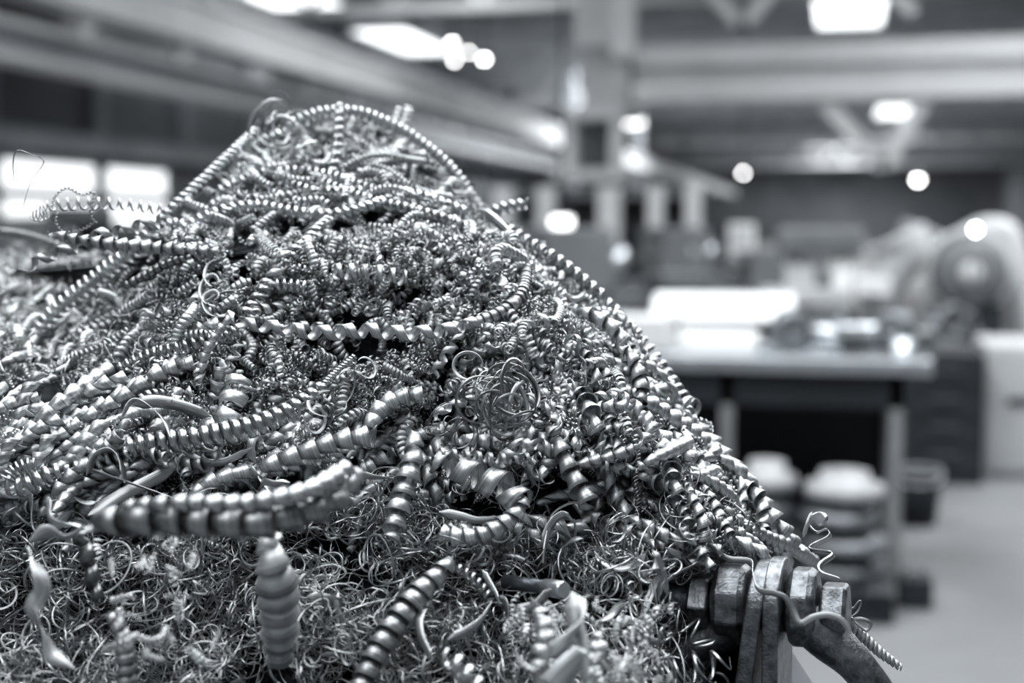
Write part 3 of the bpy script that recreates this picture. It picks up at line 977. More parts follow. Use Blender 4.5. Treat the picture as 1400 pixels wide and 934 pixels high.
_w = np.random.default_rng(21)
_waves = [(_w.normal(0, 1, 2) / s_, _w.uniform(0, 6.3), a_) for s_, a_ in [(38, 1.0)] * 5 + [(22, 0.7)] * 5 + [(70, 0.9)] * 3]
_hollows = [(655, 702, 62, 20), (628, 592, 26, 16), (200, 692, 60, 16), (445, 462, 30, 12), (545, 478, 30, 12), (600, 520, 25, 14), (500, 305, 110, 13), (395, 320, 50, 13), (700, 812, 55, 22), (985, 880, 40, 40),
            (560, 645, 22, 18), (330, 380, 30, 15), (690, 500, 30, 12), (420, 740, 60, 14), (520, 800, 40, 18), (130, 540, 60, 14), (600, 400, 40, 10)]


def relief(px, py):
    """clumps (below 0) and hollows (above 0) of the loose swarf, in units of about one"""
    n = sum(a_ * math.sin(k_[0] * px + k_[1] * py + p_) for k_, p_, a_ in _waves) / 3.2
    for x_, y_, a_, b_ in _hollows:
        n += 2.2 * math.exp(-((px - x_) / a_) ** 2 - ((py - y_) / b_) ** 2)
    return n


def HB(px, py, lift=0.0):
    return P(px, py, D(px, py) + 0.011 * relief(px, py) - lift)


def H(px, py, lift=0.0):
    """a point of the heap's skin, lifted towards the eye by lift metres"""
    return P(px, py, D(px, py) - lift)


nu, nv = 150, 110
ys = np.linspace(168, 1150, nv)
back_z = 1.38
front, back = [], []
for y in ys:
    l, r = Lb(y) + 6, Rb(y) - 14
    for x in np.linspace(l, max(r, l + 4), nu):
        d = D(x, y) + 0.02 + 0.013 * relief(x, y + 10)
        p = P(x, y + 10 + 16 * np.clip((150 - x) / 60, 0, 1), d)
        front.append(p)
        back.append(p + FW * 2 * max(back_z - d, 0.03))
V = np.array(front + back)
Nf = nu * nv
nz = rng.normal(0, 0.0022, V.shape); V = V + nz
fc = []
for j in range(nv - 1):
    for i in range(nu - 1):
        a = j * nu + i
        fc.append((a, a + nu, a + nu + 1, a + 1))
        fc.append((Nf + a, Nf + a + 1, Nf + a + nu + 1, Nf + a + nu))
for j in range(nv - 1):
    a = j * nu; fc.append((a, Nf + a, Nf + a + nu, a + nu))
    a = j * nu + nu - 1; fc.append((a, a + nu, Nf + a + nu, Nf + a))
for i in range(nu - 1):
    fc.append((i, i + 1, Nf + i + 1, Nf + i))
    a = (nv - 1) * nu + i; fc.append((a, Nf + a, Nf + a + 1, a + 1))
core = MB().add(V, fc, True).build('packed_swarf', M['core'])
tag(core, 'packed mass of fine steel swarf inside the heap, darkened to shade its gaps', 'swarf', kind='stuff')

# ------------------------------------------------------------------ the bin under the heap
BX = Matrix((RT.tolist(), (FW - np.array([0, 0, FW[2]])).tolist(), (0, 0, 1))).transposed()
binr = math.atan2(RT[1], RT[0])
rim = 1.06
c0 = P(700, 467, 1.12)
bn = thing('scrap_bin', 'dark steel scrap bin brimming with curly metal swarf', 'bin', (c0[0] - RT[0] * 0.20, c0[1] - RT[1] * 0.20, 0), binr)
bw, bd = 0.80, 0.86
for x, y, sx, sy in ((bw / 2, 0, 0.01, bd), (-bw / 2, 0, 0.01, bd), (0, bd / 2, bw, 0.01), (0, -bd / 2, bw, 0.01)):
    MB().box((x, y, rim / 2 + 0.05), (sx, sy, rim - 0.1)).build('side_panel', M['bin'], bn)
MB().box((0, 0, 0.1), (bw, bd, 0.02)).build('bottom_panel', M['bin'], bn)
f = MB()
prof_r = [(bw / 2, bd / 2), (-bw / 2, bd / 2), (-bw / 2, -bd / 2), (bw / 2, -bd / 2)]
for k in range(4):
    (xa_, ya_), (xb_, yb_) = prof_r[k], prof_r[(k + 1) % 4]
    f.bar((xa_, ya_, rim), (xb_, yb_, rim), 0.03, 0.03)
f.build('rim', M['bin'], bn)
for x in (-1, 1):
    MB().box((x * 0.3, 0, 0.05), (0.1, bd, 0.1)).build('skid', M['bin'], bn)

# ------------------------------------------------------------------ shackle and lifting eyes (sharp, at the bin's side)
SD = 0.93
sc = SD / F
so = P(1060, 831, SD)
ya = math.radians(20)
ax = unit(RT * math.cos(ya) - FW * math.sin(ya))
up = UP
zz = np.cross(ax, up)
SM = Matrix(((ax[0] * sc, up[0] * sc, zz[0] * sc, so[0]), (ax[1] * sc, up[1] * sc, zz[1] * sc, so[1]), (ax[2] * sc, up[2] * sc, zz[2] * sc, so[2]), (0, 0, 0, 1)))


def local(mb):
    """from the shackle's own pixel-sized frame into metres about its origin"""
    R3 = np.array(SM.to_3x3())
    mb.v = [tuple(R3 @ np.array(v)) for v in mb.v]
    return mb


sh = thing('bow_shackle', 'heavy forged bow shackle with its bolt through two lifting eyes', 'shackle', so)
bow = MB()
for s_, x0_ in ((-1, -84), (1, 17)):
    w_ = 52 if s_ < 0 else 43
    bow.lathe([(30, 0), (50, 3), (56, 11), (56, w_ - 12), (49, w_ - 2), (30, w_)], (x0_, 4, 0), (1, 0, 0), 8, smooth=False, ref=(0, 0, 1), phase=PI / 8)
o = local(bow).build('boss', M['forged'], sh, bevel=0.0022, seg=3)
bow = MB()
pts = catmull([(-58, -8, 4), (-70, -36, 6), (-104, -56, 6), (-150, -84, 4), (-178, -130, 0), (-176, -200, 0), (-120, -270, 0), (0, -300, 0), (120, -270, 0), (166, -200, 0), (150, -130, 2),
               (112, -72, 6), (72, -38, 8), (44, -8, 4)], 70)
n_ = len(pts)
rs = 24 + 7 * np.exp(-((np.arange(n_) / n_ - 0.0) / 0.07) ** 2) + 11 * np.exp(-((np.arange(n_) / n_ - 1.0) / 0.10) ** 2)
bow.tube(pts, list(rs), 28)
local(bow).build('bow', M['forged'], sh)
bolt = MB()
bolt.lathe([(30, 62), (38, 63), (42, 67), (42, 93), (38, 98), (30, 99)], (0, 0, 0), (1, 0, 0), 6, smooth=False, ref=(0, 0, 1))
b1 = local(bolt).build('bolt_head', M['forged'], sh, bevel=0.001)
bolt = MB()
prof = [(22, -190)]
for k in range(26):
    prof += [(26, -188 + k * 2.9), (23, -186.6 + k * 2.9)]
prof += [(25, -110), (25, 66)]
bolt.lathe(prof, (0, 0, 0), (1, 0, 0), 28)
local(bolt).build('threaded_shank', M['forged_dark'], sh)
nut = MB().lathe([(34, -118), (40, -117), (43, -113), (43, -90), (40, -87), (34, -86)], (0, 0, 0), (1, 0, 0), 6, smooth=False, ref=(0, 0, 1))
local(nut).build('nut', M['forged'], sh, bevel=0.001)
# two flat lifting eyes
for k, (x0_, x1_, tilt, topy) in enumerate(((-31, -8, 0.135, 66), (-7, 15, 0.02, 70))):
    out = [(66 * math.cos(a), topy - 66 + 66 * math.sin(a)) for a in np.linspace(0, PI, 22)] + [(-64, -330), (64, -330)]
    m_ = len(out)
    v_, f_ = [], []
    for xx in (x0_, x1_):
        for z_, y_ in out:
            v_.append((xx + tilt * y_ * 1.0, y_, z_))
    f_ = [tuple(range(m_)), tuple(reversed(range(m_, 2 * m_)))] + [(i, m_ + i, m_ + (i + 1) % m_, (i + 1) % m_) for i in range(m_)]
    mb = MB().add(v_, f_)
    t = thing('lifting_eye', ['flat steel lifting eye with round top, on the nut side of the shackle bolt', 'flat steel lifting eye with round top, on the bolt head side'][k], 'lifting eye', so)
    local(mb).build('plate', M['forged'], t, bevel=0.0018, seg=3)
    w_ = MB().lathe([(27, x0_ - 1), (33, x0_ - 1.5), (33, x1_ + 1.5), (27, x1_ + 1)], (0, 0, 0), (1, 0, 0), 24, closed=True)
    local(w_).build('eye_bushing', M['forged_dark'], t)

# ------------------------------------------------------------------ named chips, laid one by one
PX = 0.96 / F          # size of a pixel at the plane of focus


def hp(pts, lift=None):
    """pixel path -> heap points; a third number is a lift off the heap in metres (or a depth when above 0.5)"""
    out = []
    for p in pts:
        l = p[2] if len(p) > 2 else (lift if lift is not None else 0.012)
        out.append(P(p[0], p[1], l) if l > 0.5 else H(p[0], p[1], l))
    return catmull(out, 160)


def chip(name, label, cat, data, mat='chip', group=None):
    V = data[0]
    c = V.mean(0)
    data = (V - c,) + tuple(data[1:])
    o = link(name, mesh(name, data, M[mat]), None)
    o.location = c
    return tag(o, label, cat, group)


_hs = [100]


def coil(label, pts, r, pitch, w, rin=1.0, bulge=0.0, lift=None, mat='chip', name='coiled_chip', cat='metal chip', **kw):
    _hs[0] += 1
    path = hp(pts, lift)
    r = [x * PX for x in r] if not np.isscalar(r) else r * PX
    d = helix(path, r, pitch * PX, w * PX, rin, bulge * 0.5, seed=_hs[0], **kw)
    return chip(name, label, cat, d, mat)


def ropey(label, pts, r, pitch=None, **kw):
    rr = r if np.isscalar(r) else r[0]
    pitch = pitch or rr * 1.0
    pitch *= 1.28
    r = [x * 1.1 for x in r] if not np.isscalar(r) else r * 1.1
    kw['rin'] = 0.72; kw.setdefault('bulge', 0.6); kw.setdefault('mat', 'chip_coil')
    return coil(label, pts, r, pitch, pitch * 0.74, steps=14, m=4, jit=0.03, name='rope_chip', **kw)


def cone(label, pts, r, pitch, w=None, rin=0.55, **kw):
    r = [x * 0.86 for x in r] if not np.isscalar(r) else r * 0.86
    pitch *= 0.93
    w = w * 0.93 if w else None
    kw.setdefault('steps', 18); kw.setdefault('jit', 0.06)
    kw.setdefault('hinge', 0.85); kw.setdefault('face', unit(UP * 0.45 - FW + RT * rng.normal(0, 0.25)))
    return coil(label, pts, r, pitch, w or pitch * 1.35, rin=rin, name='conical_chip', **kw)


def spring(label, pts, r, pitch, w=None, **kw):
    kw.setdefault('rin', 1.0); kw.setdefault('bulge', 0.06); kw.setdefault('mat', 'chip_coil')
    return coil(label, pts, r, pitch, w or pitch * 0.82, steps=22, jit=0.02, name='spring_chip', **kw)


def band(label, pts, w, twist=0.0, lift=None, mat='chip', name='ribbon_chip', n=90, **kw):
    _hs[0] += 1
    return chip(name, label, 'metal chip', strip(hp(pts, lift), w * PX, twist, seed=_hs[0], n=n, **kw), mat)


# ropes along the ridge
ropey('long tight metal rope climbing from the heap\'s left foot to the high ridge', [(-30, 590, 1.12), (0, 548, 1.14), (32, 488, 1.15), (72, 430, 1.15), (130, 382, 1.14), (185, 340, 1.13), (215, 312, 1.13)], [10, 12, 12], 11)
ropey('beaded metal rope on the left skyline of the heap', [(196, 322, 1.15), (240, 282, 1.16), (290, 235, 1.19), (330, 198, 1.22), (350, 180, 1.24)], 8.5, 10.5, rin=0.7)
ropey('dark metal rope sagging out over the far left lobe', [(-30, 315, 1.34), (20, 320, 1.33), (60, 330, 1.32), (95, 345, 1.32)], 8, 9, mat='chip_dark')
ropey('dark beaded rope arching along the crest to the right shoulder', [(386, 176, 1.25), (420, 160, 1.25), (450, 153, 1.25), (490, 154, 1.25), (525, 166, 1.25), (560, 184, 1.25), (600, 214, 1.25), (630, 246, 1.25), (655, 286, 1.24)], [9, 9, 8, 7.5], 9.5, rin=0.7)
ropey('short beaded rope poking out right of the shoulder', [(672, 290, 1.2), (690, 284, 1.2), (706, 281, 1.2), (722, 279, 1.2)], 8.5, 11, rin=0.75)
ropey('beaded rope running down the upper right skyline', [(690, 312, 1.14), (722, 332, 1.13), (760, 356, 1.12), (796, 384, 1.12), (822, 408, 1.12)], [9, 10, 11], 13, rin=0.7)
ropey('beaded rope inside the right slope, below the skyline rope', [(700, 345, 1.1), (745, 385, 1.1), (790, 430, 1.09), (830, 480, 1.08), (868, 520, 1.07)], [8, 9, 9], 12, rin=0.7)
spring('open coil of wide bright turns continuing the right skyline', [(815, 405, 1.13), (850, 440, 1.13), (880, 478, 1.12), (905, 512, 1.11), (935, 552, 1.09), (952, 560, 1.08)], [13, 17, 18, 16], 17, 9, rin=0.9)
ropey('beaded rope lying level across the back under the crest', [(300, 262), (352, 240), (405, 234), (460, 243), (520, 262), (575, 268), (640, 292)], 8, 10, rin=0.7)
ropey('beaded rope slanting across the back to the right shoulder', [(440, 250), (500, 272), (555, 285), (610, 300), (655, 318)], 7.5, 10, rin=0.7)
ropey('beaded rope rising from the left inside the crest', [(250, 312), (300, 290), (350, 282), (400, 290), (450, 294), (500, 284), (560, 262)], 8, 10.5, rin=0.72)
ropey('beaded rope dropping from the crest through the bare hollow', [(560, 190), (540, 205), (510, 232), (480, 250), (470, 275)], 7, 10, rin=0.7)
ropey('beaded rope at the head of the left skyline, behind the wire tuft', [(330, 205), (365, 190), (392, 182), (420, 172)], 8, 10, rin=0.7)
ropey('beaded rope lying before the wire tuft', [(322, 215), (350, 222), (385, 245), (430, 262), (500, 262)], 7.5, 10, rin=0.7)
coil('dark loose coil standing upright beneath the crest', [(464, 140, 1.2), (463, 165, 1.19), (461, 195, 1.18), (456, 225, 1.17), (450, 250, 1.16)], [8, 9, 9, 10], 17, 9, rin=0.95, mat='chip_dark')
for k, (xa_, xb_) in enumerate(((533, 549), (546, 560))):
    tube_pts = [P(xa_, 184, 1.27), P((xa_ + xb_) / 2, 166, 1.27), P(xb_, 146, 1.27)]
    d = helix(catmull(tube_pts, 40), 9.5 * PX, 9 * PX, 10 * PX, 0.96, 0.02, steps=16, seed=k + 4, jit=0.01)
    chip('tube_chip', ['bright tube-shaped chip sticking up behind the crest, longer of the two', 'bright tube-shaped chip sticking up behind the crest, shorter of the two'][k], 'metal chip', d, 'chip_coil')
# the pale spiral that hooks down from the right shoulder
band('pale torn strip bending over the right shoulder', [(655, 285, 1.16), (676, 300, 1.14), (698, 322, 1.12), (712, 348, 1.1), (716, 372, 1.09)], 17, 0.3, lift=0.02, cup=0.2, mat='chip_coil')
cone('banded spiral hooking down below the right shoulder', [(714, 345), (719, 372), (712, 402), (690, 424), (655, 440), (610, 452)], [9, 11, 12, 12, 11], 12, rin=0.82, lift=0.022)
cone('long open wavy chip lying right across the middle of the heap', [(300, 425), (335, 442), (385, 448), (440, 455), (500, 452), (560, 456), (615, 450), (660, 438)], [9, 13, 14, 13, 12], 37, 17, rin=0.85, lift=0.04, hinge=0)
# spikes and curls left of the crest
cone('cup-stacked chip pointing left over the far lobe', [(66, 318, 1.04), (105, 327, 1.04), (150, 334, 1.04), (200, 338, 1.05), (250, 342, 1.05), (300, 345, 1.05)], [8, 14, 15, 14, 10], 19, 22, rin=0.3, jit=0.02)
cone('loose open chip with cut end reaching out left', [(28, 372, 1.03), (62, 352, 1.03), (102, 338, 1.04), (140, 322, 1.05), (182, 312, 1.06), (225, 300, 1.07)], [9, 12, 13, 14, 15], 35, 15, rin=0.9, hinge=0)
cone('stubby dark chip crossing under the long metal rope', [(170, 392, 1.05), (200, 376, 1.05), (235, 358, 1.05), (270, 350, 1.05)], [8, 9, 8], 11, rin=0.7, mat='chip_dark')
coil('thin zigzag wire spiral against the lit windows', [(58, 282, 1.06), (90, 279, 1.06), (130, 278, 1.06), (175, 280, 1.06), (226, 287, 1.06)], [9, 10, 9.5, 9], 15.5, 3.6, th=0.0006, name='wire_chip')
coil('tiny loop of wire at the left end of the zigzag spiral', [(44, 291, 1.05), (54, 292, 1.05), (64, 289, 1.05)], [11, 12, 10], 5, 1.8, th=0.0004, name='wire_chip')
coil('crinkled dark wire arching above the zigzag spiral', [(70, 290, 1.07), (76, 268, 1.07), (92, 257, 1.07), (112, 266, 1.07), (128, 264, 1.07), (124, 292, 1.07), (132, 306, 1.07)], 2.2, 6, 1.8, mat='chip_dark', name='wire_chip', th=0.0004)
coil('crinkled dark wire dangling below the zigzag spiral', [(78, 290, 1.07), (76, 304, 1.07), (88, 318, 1.07), (112, 314, 1.07), (132, 302, 1.07)], 2.2, 6, 1.8, mat='chip_dark', name='wire_chip', th=0.0004)
band('fine wire bent in a tall loop above the left windows', [(20, 252, 1.02), (18, 222, 1.02), (24, 206, 1.02), (44, 212, 1.02), (60, 222, 1.02), (42, 250, 1.02), (30, 290, 1.02)], 1.6, 2, m=2, name='wire_chip', mat='chip_dark')
band('broad pale strip arching over the gap left of the long rope', [(134, 398, 1.12), (152, 404, 1.12), (166, 420, 1.12), (172, 442, 1.12)], 11, 0.3, cup=0.1, taper=False)
band('pale arched strip standing under the wire tuft', [(402, 228, 1.17), (406, 208, 1.16), (418, 196, 1.16), (436, 193, 1.16)], 6, 0.4, cup=0.1)
spring('small bright open coil lying above the middle of the heap', [(352, 318), (362, 332), (376, 345), (388, 358)], [8, 9, 9], 6.5, 2.6, lift=0.03)
band('large looped pale curl at the left of the middle heap', [(300, 352), (284, 362), (280, 380), (290, 392), (298, 384), (290, 376), (276, 388), (274, 404), (284, 416), (298, 406), (292, 398), (278, 408), (284, 428), (304, 434), (318, 428)], 7, 0.8, lift=0.03, n=140)
coil('chunky open coil rising right through the upper heap', [(330, 440), (350, 412), (372, 382), (400, 350), (430, 322), (452, 298)], [11, 13, 13, 12], 15, 8, rin=0.92, lift=0.02, mat='chip_dark')
coil('chunky open coil lying level in the upper heap', [(448, 372), (480, 372), (520, 376), (560, 382)], [12, 15, 15, 12], 20, 8, rin=0.92, lift=0.022)
ropey('smooth short rope tucked under the chunky level coil', [(374, 390), (392, 390), (410, 392), (425, 396)], 9, 8, lift=0.018)
band('pale narrow strip running up left of the chunky coil', [(255, 432), (300, 402), (340, 395), (375, 372)], 5, 1.5, lift=0.02)
# springs
spring('long tight spring of dark bright turns, tapering up to the right', [(172, 612), (215, 606), (262, 600), (310, 592), (355, 580), (395, 562), (425, 542), (448, 524)], [14, 16, 16, 16, 15, 13, 10], 14, 11.5, lift=0.035)
spring('thin pointed tip coil beyond the long tight spring', [(440, 528), (456, 512), (472, 498), (486, 486)], [5, 5, 4.5], 5, 3.8, lift=0.035)
spring('slack spring hooked at the lower left edge of the heap', [(8, 662), (36, 664), (70, 650), (110, 640), (150, 628), (182, 620)], [14, 15, 14, 12], 13, 8, lift=0.03)
spring('slack spring end curled up above the lower left hook', [(6, 658), (18, 646), (36, 638), (52, 636)], [10, 12, 10], 7, 4, lift=0.035)
ropey('grey ribbed rope resting on the left flank under the curls', [(160, 505), (205, 487), (250, 475), (300, 462), (330, 450)], [7, 9, 9, 8], 9, lift=0.02)
ropey('straight ribbed rod-like rope pointing left from the flank', [(82, 498, 1.07), (110, 486, 1.06), (145, 472, 1.06), (180, 450, 1.06)], 6, 6)
# rows of cones on the left flank
rows = [((30, 628), (78, 590), (130, 560), (190, 528), (250, 500), (300, 478)), ((75, 655), (120, 615), (165, 590), (215, 562), (262, 540)), ((60, 610), (110, 578), (165, 545), (220, 510), (285, 492)),
        ((20, 690), (60, 655), (105, 622), (160, 600)), ((110, 680), (160, 655), (215, 640), (260, 615)), ((-20, 645), (30, 600), (90, 545), (150, 505))]
rl = ['uppermost on the flank', 'just above the long tight spring', 'second from the top of the flank', 'just above the slack spring', 'under the long tight spring', 'farthest down the flank']
for k, r_ in enumerate(rows):
    cone('long row of nested metal cones slanting uphill, ' + rl[k], list(r_), [10, 15, 16, 15], 27, 27, rin=0.4, lift=0.012 + 0.004 * (k % 3))
cone('row of big ridged cones right of the long spring', [(345, 645), (385, 630), (425, 616), (465, 603), (512, 596)], [15, 19, 19, 17], 26, 30, rin=0.5, lift=0.028)
cone('row of big ridged cones beneath the first ridged row', [(250, 668), (300, 655), (345, 648), (390, 640), (440, 625)], [13, 16, 16, 14], 25, 28, rin=0.48, lift=0.015)
cone('open sawtooth chip with wide torn turns across the dark hollow', [(590, 630), (625, 640), (660, 655), (690, 668), (718, 690)], [18, 25, 26, 22], 40, 26, rin=0.85, lift=0.03, hand=-1, hinge=0.3)
cone('ridged tail chip curving left below the sawtooth chip', [(718, 682), (700, 708), (668, 728), (635, 734), (604, 728)], [14, 16, 16, 13], 18, 23, rin=0.55, lift=0.032)
cone('plump stack of cups hanging down the middle of the heap', [(566, 585), (566, 620), (556, 660), (545, 695), (534, 738)], [14, 20, 21, 20, 14], 24, 28, rin=0.52, lift=0.035)
cone('stack of cups pointing up right from the middle hollow', [(500, 590), (520, 560), (545, 545), (580, 540)], [12, 17, 17, 14], 21, 23, rin=0.65, lift=0.02)
cone('level ridged chip behind the torn sawtooth chip', [(620, 600), (665, 604), (710, 612), (750, 610)], [11, 14, 14, 12], 20, 22, rin=0.6, lift=0.02)
coil('loose narrow helix lying along the top of the torn sawtooth chip', [(585, 617), (620, 622), (660, 626), (700, 628), (740, 626)], [8, 9, 9, 8], 16, 6, rin=0.95, lift=0.035)
cone('scaly chip tumbling down the right of the dark hollow', [(752, 585), (766, 612), (778, 640), (792, 668), (806, 692)], [15, 17, 18, 17], 27, 28, rin=0.5, lift=0.03)
cone('ridged cones pointing right above the chain-like twist', [(780, 640), (805, 632), (835, 625), (865, 615)], [8, 11, 12, 10], 18, 20, rin=0.5, lift=0.025)
cone('sharp-edged open triangle chip beside the chain-like twist', [(872, 625, 0.955), (890, 645, 0.955), (912, 662, 0.955), (940, 682, 0.955), (966, 690, 0.955)], [12, 14, 15, 13], 24, 17, rin=0.8, hand=-1)
for k, o_ in enumerate((0.0, PI)):
    coil(['chain-like twisted wire hanging down the right slope, first strand', 'chain-like twisted wire hanging down the right slope, second strand'][k],
         [(852, 560, 0.95), (862, 592, 0.95), (872, 620, 0.945), (868, 655, 0.94), (872, 690, 0.94), (862, 728, 0.94)], 4.5, 10, 3.4, phase=o_, name='twist_chip', th=0.0006, mat='chip_dark')
# cones down the right slope
sl = [([(812, 520), (860, 540), (905, 565), (950, 596), (990, 632)], 'high on the right slope'), ([(925, 560), (960, 592), (995, 630), (1028, 672), (1062, 715), (1090, 752)], 'along the lower right skyline'),
      ([(840, 560), (890, 590), (930, 620), (975, 660), (1010, 700)], 'through the middle of the right slope'), ([(770, 470), (820, 500), (868, 528), (910, 556)], 'under the open skyline coil'),
      ([(985, 690), (1015, 715), (1048, 735), (1085, 750), (1112, 768)], 'at the foot of the right slope behind the shackle')]
for k, (p_, lb) in enumerate(sl):
    cone('nested metal cones running downhill ' + lb, p_, [13, 19, 20, 19, 14] if k < 4 else [9, 13, 14, 12], 26 if k < 4 else 20, 27 if k < 4 else 21, rin=0.3, lift=0.006 if k != 1 else 0.012, jit=0.03)
cone('pale cone chip lying across the right slope', [(872, 640), (905, 622), (940, 605)], [8, 13, 14], 19, 22, rin=0.5, lift=0.025)
# foreground pieces, well in front of the heap
cone('big blurred braided chip hanging across in front of the lower left heap', [(122, 712, 0.75), (165, 712, 0.745), (220, 710, 0.745), (290, 714, 0.745), (350, 716, 0.75), (400, 706, 0.76), (445, 692, 0.77), (480, 668, 0.79)], [17, 24, 25, 25, 24, 20, 16], 34, 38, rin=0.5, mat='chip_mid')
cone('upper strand of the blurred braided chip in front', [(160, 694, 0.745), (210, 690, 0.74), (265, 688, 0.74), (320, 690, 0.745), (380, 682, 0.75), (430, 668, 0.76), (474, 642, 0.78)], [8, 12, 13, 14, 15, 13], 19, 21, rin=0.55)
cone('rear strand of the blurred braided chip in front', [(380, 700, 0.765), (420, 690, 0.77), (455, 676, 0.775), (488, 650, 0.79)], [10, 14, 14, 12], 19, 21, rin=0.55, hand=-1)
cone('scaly flat-sided chip hanging straight down below the braided chip', [(366, 728, 0.81), (374, 770, 0.81), (380, 815, 0.82), (382, 860, 0.83), (382, 905, 0.84)], [17, 28, 29, 27, 19], 24, 32, rin=0.5, mat='chip_pale')
cone('long scaly chip slanting down left to the bottom edge', [(618, 768, 0.88), (590, 795, 0.87), (562, 826, 0.86), (535, 862, 0.85), (510, 905, 0.84), (490, 950, 0.83)], [14, 20, 21, 20, 19], 22, 29, rin=0.6)
ropey('thin beaded chip leaving right from the head of the long scaly chip', [(610, 770), (640, 785), (662, 805), (672, 820)], 6, 8, lift=0.03)
band('blurred wavy strip hanging at the lower left', [(38, 748, 0.80), (52, 780, 0.79), (58, 808, 0.79), (44, 834, 0.79), (60, 866, 0.79), (72, 896, 0.79), (102, 915, 0.79)], 20, 5.5, cup=0.1, lift=0.08, mat='chip_pale')
band('blurred folded strip at the lower left under the cone rows', [(40, 740, 0.82), (66, 726, 0.82), (90, 735, 0.82), (110, 720, 0.82), (72, 712, 0.82), (66, 680, 0.83)], 20, 3.0, cup=0.1, mat='chip_pale')
cone('blurred dark coil hanging beside the wavy strip', [(108, 725, 0.83), (122, 770, 0.83), (128, 800, 0.83), (138, 826, 0.83)], [12, 13, 9], 26, 20, rin=0.7, mat='chip_dark')
cone('blurred beaded chip standing at the bottom edge, lower left', [(150, 838, 0.80), (166, 866, 0.8), (172, 900, 0.8), (175, 945, 0.8)], [8, 13, 15, 15], 13, 15, rin=0.7)
# right front: blurred strips and stacked coils
band('blurred bright strip standing up in the right front', [(782, 810, 0.77), (786, 850, 0.765), (796, 890, 0.76), (800, 945, 0.76)], 22, 1.2, cup=0.15, mat='chip_pale')
band('blurred torn strip crossing the standing one in the right front', [(745, 900, 0.75), (772, 880, 0.75), (790, 850, 0.76), (784, 812, 0.77)], 26, 2.2, cup=0.1, mat='chip_pale')
band('blurred leaf-like strip at the bottom edge, right front', [(752, 945, 0.74), (775, 915, 0.74), (800, 890, 0.745)], 34, 0.8, cup=0.15, mat='chip_pale')
cone('blurred coil at the left of the standing strip', [(738, 832, 0.79), (745, 870, 0.785), (738, 905, 0.78), (745, 945, 0.78)], [12, 15, 16, 15], 16, 14, rin=0.8)
cone('blurred coil at the right of the standing strip', [(822, 870, 0.79), (812, 905, 0.785), (805, 950, 0.78)], [13, 15, 15], 15, 13, rin=0.8)
ropey('blurred beaded chip slanting at the bottom edge, centre', [(605, 895, 0.78), (628, 912, 0.775), (655, 945, 0.77)], [9, 11, 11], 12)
# ribbon over the shackle, spiral curl and braid to its right
band('long thin ribbon draped over the shackle and lifting eyes', [(905, 735, 0.955), (940, 724, 0.95), (962, 726, 0.945), (978, 752, 0.935), (996, 764, 0.925), (1026, 768, 0.915), (1029, 785, 0.90), (1036, 806, 0.885), (1060, 812, 0.872), (1074, 818, 0.870), (1084, 834, 0.872),
                                                                     (1094, 852, 0.87), (1112, 844, 0.868), (1132, 841, 0.866), (1150, 848, 0.865), (1160, 862, 0.866), (1156, 872, 0.868)], 8, 0.5, n=160, taper=False, mat='chip_pale')
band('springy ribbon spiralling up to a rosette right of the slope', [(1112, 712, 0.98), (1122, 718, 0.98), (1130, 708, 0.98), (1122, 700, 0.985), (1110, 704, 0.985), (1106, 716, 0.985), (1116, 728, 0.98), (1130, 724, 0.98), (1134, 734, 0.975), (1112, 746, 0.975), (1108, 752, 0.97),
                                                                        (1134, 756, 0.965), (1138, 760, 0.96), (1122, 772, 0.955), (1124, 782, 0.95), (1146, 790, 0.945), (1150, 796, 0.945)], 8, 1.0, n=180, mat='chip_coil')
band('short forked ribbon standing beside the spiral rosette', [(1098, 735, 0.98), (1104, 715, 0.98), (1110, 700, 0.985)], 6, 0.8)
band('looped ribbon at the head of the braided chip beside the bolt head', [(1154, 828, 0.93), (1166, 832, 0.93), (1176, 822, 0.93), (1172, 836, 0.93), (1158, 848, 0.93), (1176, 846, 0.93), (1190, 852, 0.93), (1184, 862, 0.93), (1168, 850, 0.93), (1160, 838, 0.93)], 4.5, 3.0, n=120)
for k in range(2):
    coil(['braided chip poking out beyond the bolt head, first strand', 'braided chip poking out beyond the bolt head, second strand'][k],
         [(1156, 842, 0.935), (1174, 864, 0.935), (1198, 888, 0.935), (1216, 902, 0.935), (1232, 914, 0.935)], [6, 8, 7.5, 5], 15, 8, phase=k * PI, name='twist_chip', rin=0.8)
spring('curly open wire loops in front of the shackle\'s left leg', [(905, 838, 0.92), (930, 848, 0.915), (955, 868, 0.91), (965, 890, 0.905), (948, 905, 0.90), (930, 900, 0.90)], [14, 16, 15, 14], 27, 3.6, th=0.0005)
spring('wide wire curls at the bottom edge before the shackle', [(905, 925, 0.89), (940, 915, 0.885), (975, 908, 0.88), (998, 898, 0.88)], [16, 20, 18, 14], 26, 4.5, th=0.0005)
